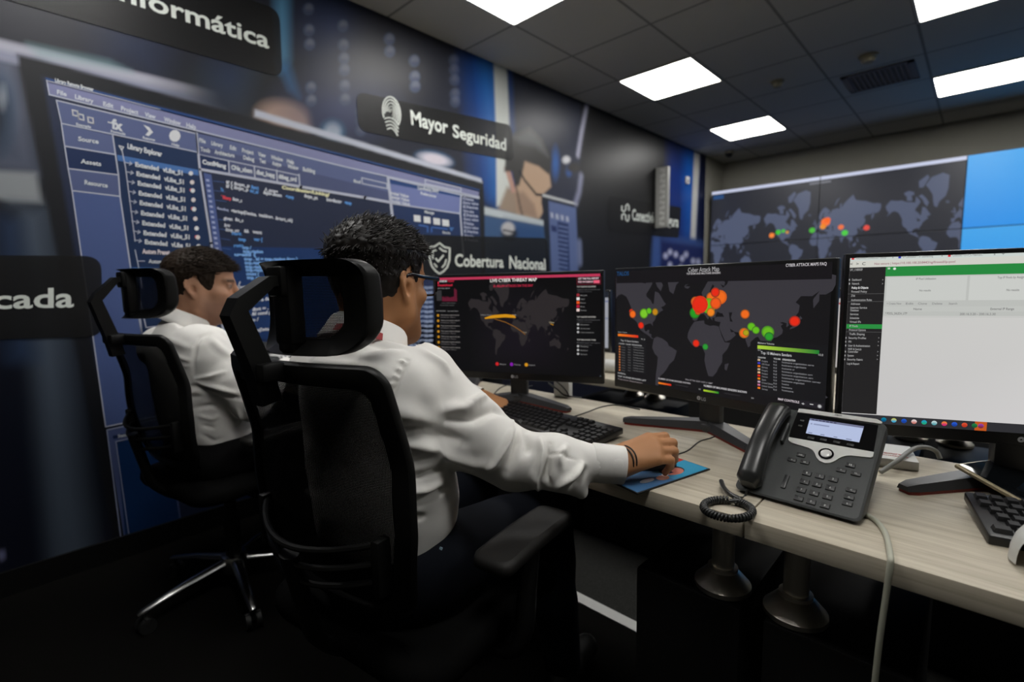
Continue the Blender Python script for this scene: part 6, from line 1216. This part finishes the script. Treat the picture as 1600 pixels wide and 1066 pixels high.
    for px, wdt, hgt in D['folds']:
        pp = []
        for (x0, y0), (x1, y1) in zip(px[:-1], px[1:]):
            for t in np.linspace(0, 1, 6)[:-1]:
                d = ray(x0+(x1-x0)*t, y0+(y1-y0)*t); hit = bv.ray_cast(Vector(CP), Vector(d/np.linalg.norm(d)))
                if hit[0] is not None: pp.append(np.array(hit[0]))
        if len(pp) < 2: continue
        pp = np.array(pp); n_ = len(pp); best = np.full(len(SP), 9.); amp = np.zeros(len(SP))
        for j in range(n_-1):
            a, b2 = pp[j], pp[j+1]
            if np.linalg.norm(b2-a) > .06: continue
            e = b2-a; t = np.clip(((SP-a)@e)/(e@e+1e-12), 0, 1); dist = np.sqrt(((SP-a-t[:, None]*e)**2).sum(1)); m = dist < best; best[m] = dist[m]; u_ = (j+t)/(n_-1); amp[m] = (np.sin(pi*np.clip(u_, .03, .97))**.5)[m]
        disp += D['foldk']*hgt*amp*np.exp(-(best/wdt)**2)
    disp += .0016*waves(SP, 28.)+.0007*waves(SP[:, ::-1], 70.)
    SP = SP+N*disp[:, None]; SP = relax(SP, SF, 1, .4)
    so = mesh_obj('shirt', SP, SF, m_shirt, body)
    # collar: stand and fold
    cb = MB(); rows = []; c0 = O+M@np.array(D['col_c'])*s; CM = M@rotx(radians(D['col_t'])); 
    for rr_, zz in ((.058, -.02), (.0585, .014), (.0600, .0215), (.0635, .0225), (.0665, .018), (.074, -.012), (.079, -.026), (.0775, -.029), (.0705, -.014)):
        row = []
        for k in range(48):
            a = 2*pi*k/48; fr = max(0, sin(a)); row.append(c0+CM@np.array([rr_*cos(a)*D['col_s'], rr_*1.06*sin(a)*D['col_s'], zz-.012*fr*fr-(.016*fr**4 if zz < -.01 and rr_ > .07 else 0)]))
        rows.append(row)
    cb.grid(rows, closev=True).build('collar', m_shirt, so, angle=70)
    for i in (0, 1):
        a, b2 = np.asarray(D['sleeve'][i][-2][0]), np.asarray(D['sleeve'][i][-1][0]); rr_ = D['sleeve'][i][-1][1]; d = (b2-a)/np.linalg.norm(b2-a); c = MB(); up = np.array([0, 0, 1.]); sd = np.cross(d, up); sd /= np.linalg.norm(sd); u2 = np.cross(sd, d); rows = []
        for t, k in ((-.062, 1.02), (-.06, 1.08), (0, 1.05), (.004, 1.03), (.003, .95), (-.03, .93)): rows.append([b2+d*t+(sd*cos(x)*.96+u2*sin(x)*1.02)*rr_*k for x in np.linspace(0, 2*pi, 29)[:-1]])
        c.grid(rows, closev=True).build('cuff', m_shirt, so, angle=60)
    D['extras'](body, so, bv, T0)
    # trousers and shoes
    tr = Field(); tr.u(ell(T0(0, .0, -.0), (.175, .135, .12), R), .04); add_legs(tr, hip, R, D['kn'], D['ft'], .012); fz = min(f[2] for f in D['ft']); tr.cut(lambda Pw: np.maximum(fz-.01-Pw[..., 2], Pw[..., 2]-(hem+.035)))
    lo = np.minimum.reduce([hip-.26, *[np.asarray(f)-.14 for f in D['ft']]]); hi = np.maximum.reduce([hip+.26, *[np.asarray(f)+.16 for f in D['kn']], *[np.asarray(f)+.14 for f in D['ft']]]); lo[2] = .03
    TP, TF = tr.mesh(lo, hi, .008); TP = relax(TP, TF, 2); TP = TP+mesh_normals(TP, TF)*(.002*waves(TP, 30.))[:, None]; mesh_obj('trousers', TP, TF, D['jean'], body)
    for i in (0, 1):
        f = np.asarray(D['ft'][i]); d = R@np.array([0, 1., 0]); sf2 = Field(); sf2.u(cone(f+[0, 0, -.02], f+d*.14+[0, 0, -.035], .042, .036), .02).u(cone(f-d*.04+[0, 0, -.04], f, .03, .04), .03).cut(lambda Pw: .002-Pw[..., 2])
        sp, sq = sf2.mesh(f-.16, f+.26, .008); sp = relax(sp, sq, 1); mesh_obj('shoe', sp, sq, m_shoe, body)
    return body
attr_skin = attr_mat('skin', rough=.55, spec=.35)
_b = attr_skin.node_tree.nodes['Principled BSDF']; _b.inputs['Subsurface Weight'].default_value = .0
m_hair1 = mat('glossy_black_hair', (.009, .007, .006),   .46, spec=.25, noise=.3, nscale=500); m_hair2 = mat('dark_brown_hair', (.021, .013, .008), .6, spec=.2, noise=.3, nscale=500)
R1 = frame(radians(9)); M1h = frame(radians(16), radians(-5)); E1 = at(633, 449, 1.0); s1 = 1.0; O1 = E1-M1h@np.array([.078, -.014, .0])
hip1 = np.array([-.882, .545, .575])
shR, shL = at(664, 588, 1.0), None
shL = shR+R1@np.array([-.305, -.03, -.01])
wrR = on(961, 724, 'z', .784); elR = at(806, 719, 1.0)
kR = on(1014, 705, 'z', .803); hd_ = kR-wrR
wrL = on(750, 622, 'z', .785); hL = on(776, 632, 'z', .768)-wrL; elL = (shL+wrL)/2+np.array([-.08, -.04, -.12])

def torso1(T): return [(ell(T(-.01, -.01, .10), (.155, .125, .17), R1), .05), (ell(T(-.01, -.02, .26), (.178, .122, .20), R1), .06), (ell(T(-.015, .045, .13), (.13, .10, .13), R1), .05), (ell(T(0, -.04, .38), (.17, .09, .10), R1), .06)]
def hair_t1(q): x, y, z = q[..., 0], q[..., 1], q[..., 2]; t = np.clip((z-.03-.0*y)/.06, 0, 1); return .0035+.015*t*t*(3-2*t)+.004*np.clip((-y-.03)/.05, 0, 1)*np.clip((z+.01)/.05, 0, 1)
def hair_reg1(q):
    x, y, z = q[..., 0], q[..., 1], q[..., 2]; ax_ = np.abs(x)
    line = np.where(y < -.055, -.085, np.where(y < .018, -.085+(y+.055)/.073*.093, np.where(y < .034, .012, .012+(y-.034)/.020*.05))); line = np.where(y > .054, .062+(y-.054)*.35, line)
    near_ear = np.exp(-((y+.012)/.024)**4)*.066*(ax_ > .05); return (line+near_ear)-z
def flow1(q): x, y, z = q; return (x*3.0, .55, .1) if z > .075 else (x*1.2, -.35, -.45)
def extras1(body, so, bv, T):
    # glasses
    g = MB(); L = lambda x, y, z: O1+M1h@np.array([x, y, z])*s1
    for sx in (-1, 1):
        pts = smooth_path([L(sx*.079, -.022, .008), L(sx*.081, -.006, .026), L(sx*.080, .04, .0265), L(sx*.074, .1, .027), L(sx*.071, .108, .027)], 5)
        g.tube(pts, [.0018+.0016*k/(len(pts)-1) for k in range(len(pts))], 8, flat=1.7)
        rim = [L(sx*(.037+a), .1175-.012*abs((.037+a)/.07)**2, .012+b2) for a, b2 in rrect(.031, .02, (.008, .014), 5)]; g.tube(rim+[rim[0]], .0024, 8, cap=False)
    g.tube([L(-.008, .118, .018), L(0, .12, .02), L(.008, .118, .018)], .0022, 8)
    go = g.build('glasses', m_fr, body)
    for sx in (-1, 1): MB().poly([L(sx*(.037+a), .1175-.012*abs((.037+a)/.07)**2, .012+b2) for a, b2 in rrect(.03, .019, (.008, .014), 5)]).build('lens', m_len, go, smooth=False)
    b2 = MB(); c = at(977, 727, 1.035); d = hd_/np.linalg.norm(hd_); sd = np.cross(d, [0, 0, 1]); sd /= np.linalg.norm(sd); up = np.cross(sd, d)
    c0 = wrR+d*.03
    for o_ in (-.004, .003): b2.tube([c0+d*(o_+.004*sin(2*x))+(sd*cos(x)*.033+up*sin(x)*.0265) for x in np.linspace(0, 2*pi, 40)], .0016, 6, cap=False)
    b2.build('bracelet', mat('dark_cord_bracelet', (.015, .012, .01), .6), body)
    tb = mat('amber_bead', (.3, .14, .03), .3); MB().lathe([(.001, -.004), (.004, 0), (.001, .004)], 12, o=c0-up*.027+sd*.002).build('bracelet_bead', tb, body)
    # lanyard at the nape and a red end at the waist
    l = MB(); cc = O1+M1h@np.array([0, -.036, -.088])*s1
    l.grid([[cc+M1h@rotx(radians(-20))@np.array([rr_*cos(a)*1.16, rr_*1.06*1.16*sin(a), zz]) for a in np.linspace(pi*1.55, pi*1.86, 14)] for rr_, zz in ((.0775, -.020), (.0805, -.028), (.083, -.035))]).build('lanyard', m_lany, body)
    p = at(686, 866, .955); MB().box(p, (.006, .002, .03), rot=rotz(radians(40))@roty(radians(20)), bev=.0008).build('belt_tag', mat('pale_blue_tag', lin((150, 176, 190)), .5), body)
folds1 = [([(470, 574), (540, 583), (600, 594), (616, 598)], .0028, -.0028), ([(636, 563), (624, 585), (613, 610), (606, 635), (601, 660)], .005, -.005)]
folds1 += [([(635-6*k, 566+k*11), (622-5*k, 563+k*12)], .0028, .0028) for k in range(8)]
folds1 += [([(735, 633), (752, 622), (764, 612)], .008, .006), ([(690, 640), (725, 640), (750, 628)], .012, .007), ([(700, 655), (740, 655), (775, 640), (790, 648)], .009, -.006), ([(610, 690), (660, 700), (700, 712), (740, 725), (770, 728)], .012, .006), ([(617, 672), (650, 668), (690, 680), (735, 694)], .012, -.006),
           ([(800, 652), (801, 672), (790, 700), (776, 722), (760, 733)], .007, .009), ([(808, 664), (808, 690), (800, 715), (788, 742)], .008, -.009), ([(822, 675), (826, 700), (818, 712)], .007, -.006), ([(843, 685), (848, 710), (840, 735), (830, 756)], .008, .008), ([(858, 694), (856, 720), (852, 745), (858, 760)], .006, -.008), ([(885, 698), (874, 715), (878, 735)], .007, .006), ([(910, 726), (895, 745), (880, 755), (868, 765)], .006, .009), ([(915, 735), (905, 755), (890, 770)], .006, -.007), ([(855, 708), (880, 712), (905, 720)], .003, -.003), ([(833, 740), (838, 758), (846, 765)], .006, .006),
           ([(645, 722), (668, 716), (695, 705)], .008, -.004), ([(628, 752), (660, 745), (690, 733), (703, 725)], .007, -.005), ([(632, 770), (665, 766), (700, 752)], .008, .005), ([(633, 790), (665, 780), (690, 768), (708, 760)], .006, -.006), ([(640, 808), (668, 806)], .006, -.004), ([(600, 640), (640, 650), (690, 690)], .02, .006), ([(480, 566), (540, 572), (600, 582)], .01, .004), ([(560, 530), (600, 540), (640, 545)], .012, -.004), ([(560, 560), (600, 553), (640, 540)], .012, .004), ([(655, 545), (690, 570), (705, 590)], .01, .004)]
slR = [(at(654, 600, 1.0), .075), (at(727, 672, 1.0), .076), (at(806, 719, 1.0), .057), (elR*.62+wrR*.38, .052), (elR*.36+wrR*.64, .041), (elR*.2+wrR*.8, .036), (wrR+(wrR-elR)/np.linalg.norm(wrR-elR)*.014+np.array([.0, -.002, -.003]), .0365)]
slL = [(shL, .07), (elL, .062), ((elL+wrL)/2, .052), (wrL-hL/np.linalg.norm(hL)*.045, .036), (wrL-hL/np.linalg.norm(hL)*.005, .032)]
kn1 = [hip1+R1@np.array([-.13, .43, -.04]), hip1+R1@np.array([.13, .43, -.04])]; ft1 = [kn1[0]+np.array([0, .02, -.455]), kn1[1]+np.array([.03, .03, -.455])]
D1 = dict(foldk=2.2, droop=[(on(884, 742, 'z', .776), at(908, 769, .985), .040, .014, .02)], O=O1, M=M1h, s=s1, hip=hip1, R=R1, chest=(0, -.03, .26), sh=[shL, shR], el=[elL, elR], wr=[wrL, wrR], kn=kn1, ft=ft1, h=.0032, hs=.0037, skin=(176, 124, 84), stubble=(112, 80, 58), stub=.55,
          hand=[(hL, (0.2, -.2, 1), -1, 1., (40, 60, 35)), (hd_, (.15, -.72, .85), -1, 1.04, (20, 56, 30))], hair_t=hair_t1, hair_reg=hair_reg1, tufts=3200, tuft_z=.02, tuft_l=lambda q: .017 if q[2] > .07 else .008, tuft_w=.0017, flow=flow1, lift=.42, mess=.22, hair_m=m_hair1, torso=torso1, yoke=.062, sleeve=[slL, slR], hem=.635, folds=folds1, col_c=(0, -.036, -.100), col_t=-20, col_s=1.16, extras=extras1, jean=m_jean, label='person with glasses and black hair in white shirt, hand on the mouse')
D1['hand'] = [(hL, (0.2, -.2, 1), 1, 1., (40, 60, 35)), (hd_, (.15, -.72, .85), -1, 1.04, (20, 56, 30))]

person('front', D1)
# ------------------------------------------------------------------ second man
R2 = frame(radians(8)); M2h = frame(radians(-24), radians(-4)); s2 = 1.04; E2 = at(299, 451, 1.70); O2 = E2-M2h@np.array([.078, -.014, .0])*s2
hip2 = np.array([-2.03, .505, .57])
sh2R = at(331, 552, 1.70); sh2L = sh2R+R2@np.array([-.36, -.02, 0]); el2R = at(392, 632, 1.72); wr2R = at(446, 574, 1.93); h2R = at(470, 566, 1.99)-wr2R; wr2L = np.array([-2.12, .92, .785]); el2L = (sh2L+wr2L)/2+np.array([-.08, -.02, -.12]); h2L = np.array([.1, .9, -.12])

def torso2(T): return [(ell(T(.0, .0, .10), (.168, .13, .17), R2), .05), (ell(T(0, -.02, .26), (.188, .125, .20), R2), .06), (ell(T(.0, .06, .11), (.15, .11, .12), R2), .06), (ell(T(0, -.045, .38), (.165, .09, .10), R2), .06)]
def hair_t2(q): x, y, z = q[..., 0], q[..., 1], q[..., 2]; t = np.clip((z-.01)/.07, 0, 1); return .004+.011*t*(1-.45*np.clip((y-.03)/.05, 0, 1))
def hair_reg2(q):
    x, y, z = q[..., 0], q[..., 1], q[..., 2]; ax_ = np.abs(x)
    line = np.where(y < -.03, -.05, np.where(y < .022, -.05+(y+.03)/.052*.046, np.where(y < .043, -.004, -.004+(y-.043)/.013*.064))); line = np.where(y > .056, .060+(y-.056)*.1, line)
    near_ear = np.exp(-((y+.012)/.024)**4)*.072*(ax_ > .05); return (line+near_ear)-z
def flow2(q): x, y, z = q; return (x*1.0, .75, .05) if z > .05 else (x*.5, -.2, -.7)
def extras2(body, so, bv, T):
    p = at(391, 634, 1.66); MB().box(p, (.004, .018, .06), rot=rotx(radians(20)), bev=.001).build('lanyard', m_lany, body); MB().box(p+np.array([0, -.012, -.002]), (.004, .014, .03), bev=.001).build('badge', m_white, body)
folds2 = [([(327, 520), (312, 527), (305, 540), (302, 565), (304, 590)], .006, -.005), ([(272, 555), (285, 560), (300, 566)], .005, .005), ([(280, 572), (300, 572)], .005, .004), ([(305, 592), (330, 588), (356, 580)], .006, .006), ([(305, 597), (340, 606), (382, 618)], .008, .008), ([(310, 605), (345, 617), (384, 624)], .007, -.007), ([(290, 605), (310, 603), (330, 612)], .005, -.005), ([(293, 615), (315, 610)], .005, .004), ([(296, 622), (320, 620)], .005, -.004), ([(305, 638), (330, 634), (355, 634)], .007, -.006), ([(310, 650), (330, 655), (345, 650)], .007, .005), ([(316, 680), (335, 690), (350, 684)], .007, -.004), ([(370, 640), (378, 655), (372, 668)], .007, .005), ([(315, 665), (340, 670)], .006, -.004), ([(330, 530), (345, 545), (365, 560)], .012, .005), ([(262, 530), (285, 540), (300, 545)], .01, .004), ([(345, 515), (360, 528), (370, 540)], .01, .004)]
sl2R = [(sh2R, .084), (at(362, 592, 1.70), .076), (at(392, 630, 1.72), .06), (at(420, 604, 1.82), .05), (at(434, 584, 1.89), .04), (at(450, 571, 1.945), .034)]
sl2L = [(sh2L, .08), (el2L, .062), ((el2L+wr2L)/2, .052), (wr2L-np.array([0, .045, 0]), .036), (wr2L-np.array([0, .005, 0]), .032)]
kn2 = [hip2+R2@np.array([-.13, .43, -.04]), hip2+R2@np.array([.13, .43, -.04])]; ft2 = [kn2[0]+np.array([0, .02, -.45]), kn2[1]+np.array([.03, .03, -.45])]
D2 = dict(foldk=1.5, O=O2, M=M2h, s=s2, hip=hip2, R=R2, chest=(0, -.03, .26), sh=[sh2L, sh2R], el=[el2L, el2R], wr=[wr2L, wr2R], kn=kn2, ft=ft2, h=.0035, hs=.0055, skin=(192, 144, 116), stubble=(120, 88, 74), stub=.75,
          hand=[(h2L, (0, .1, 1), 1, 1., (20, 25, 15)), (h2R, (-.1, -.1, 1), -1, 1., (20, 30, 20))], hair_t=hair_t2, hair_reg=hair_reg2, tufts=2600, tuft_z=.03, tuft_l=lambda q: .02 if q[2] > .05 else .01, tuft_w=.0017, flow=flow2, lift=.22, mess=.14, hair_m=m_hair2, torso=torso2, yoke=.075, sleeve=[sl2L, sl2R], hem=.625, folds=folds2, col_c=(0, -.036, -.100), col_t=-20, col_s=1.16, extras=extras2, jean=mat('black_trousers', (.004, .004, .0045), .85, spec=.15, noise=.15, nscale=400), label='person with short brown hair in white shirt seated beside the mural')
person('back', D2)
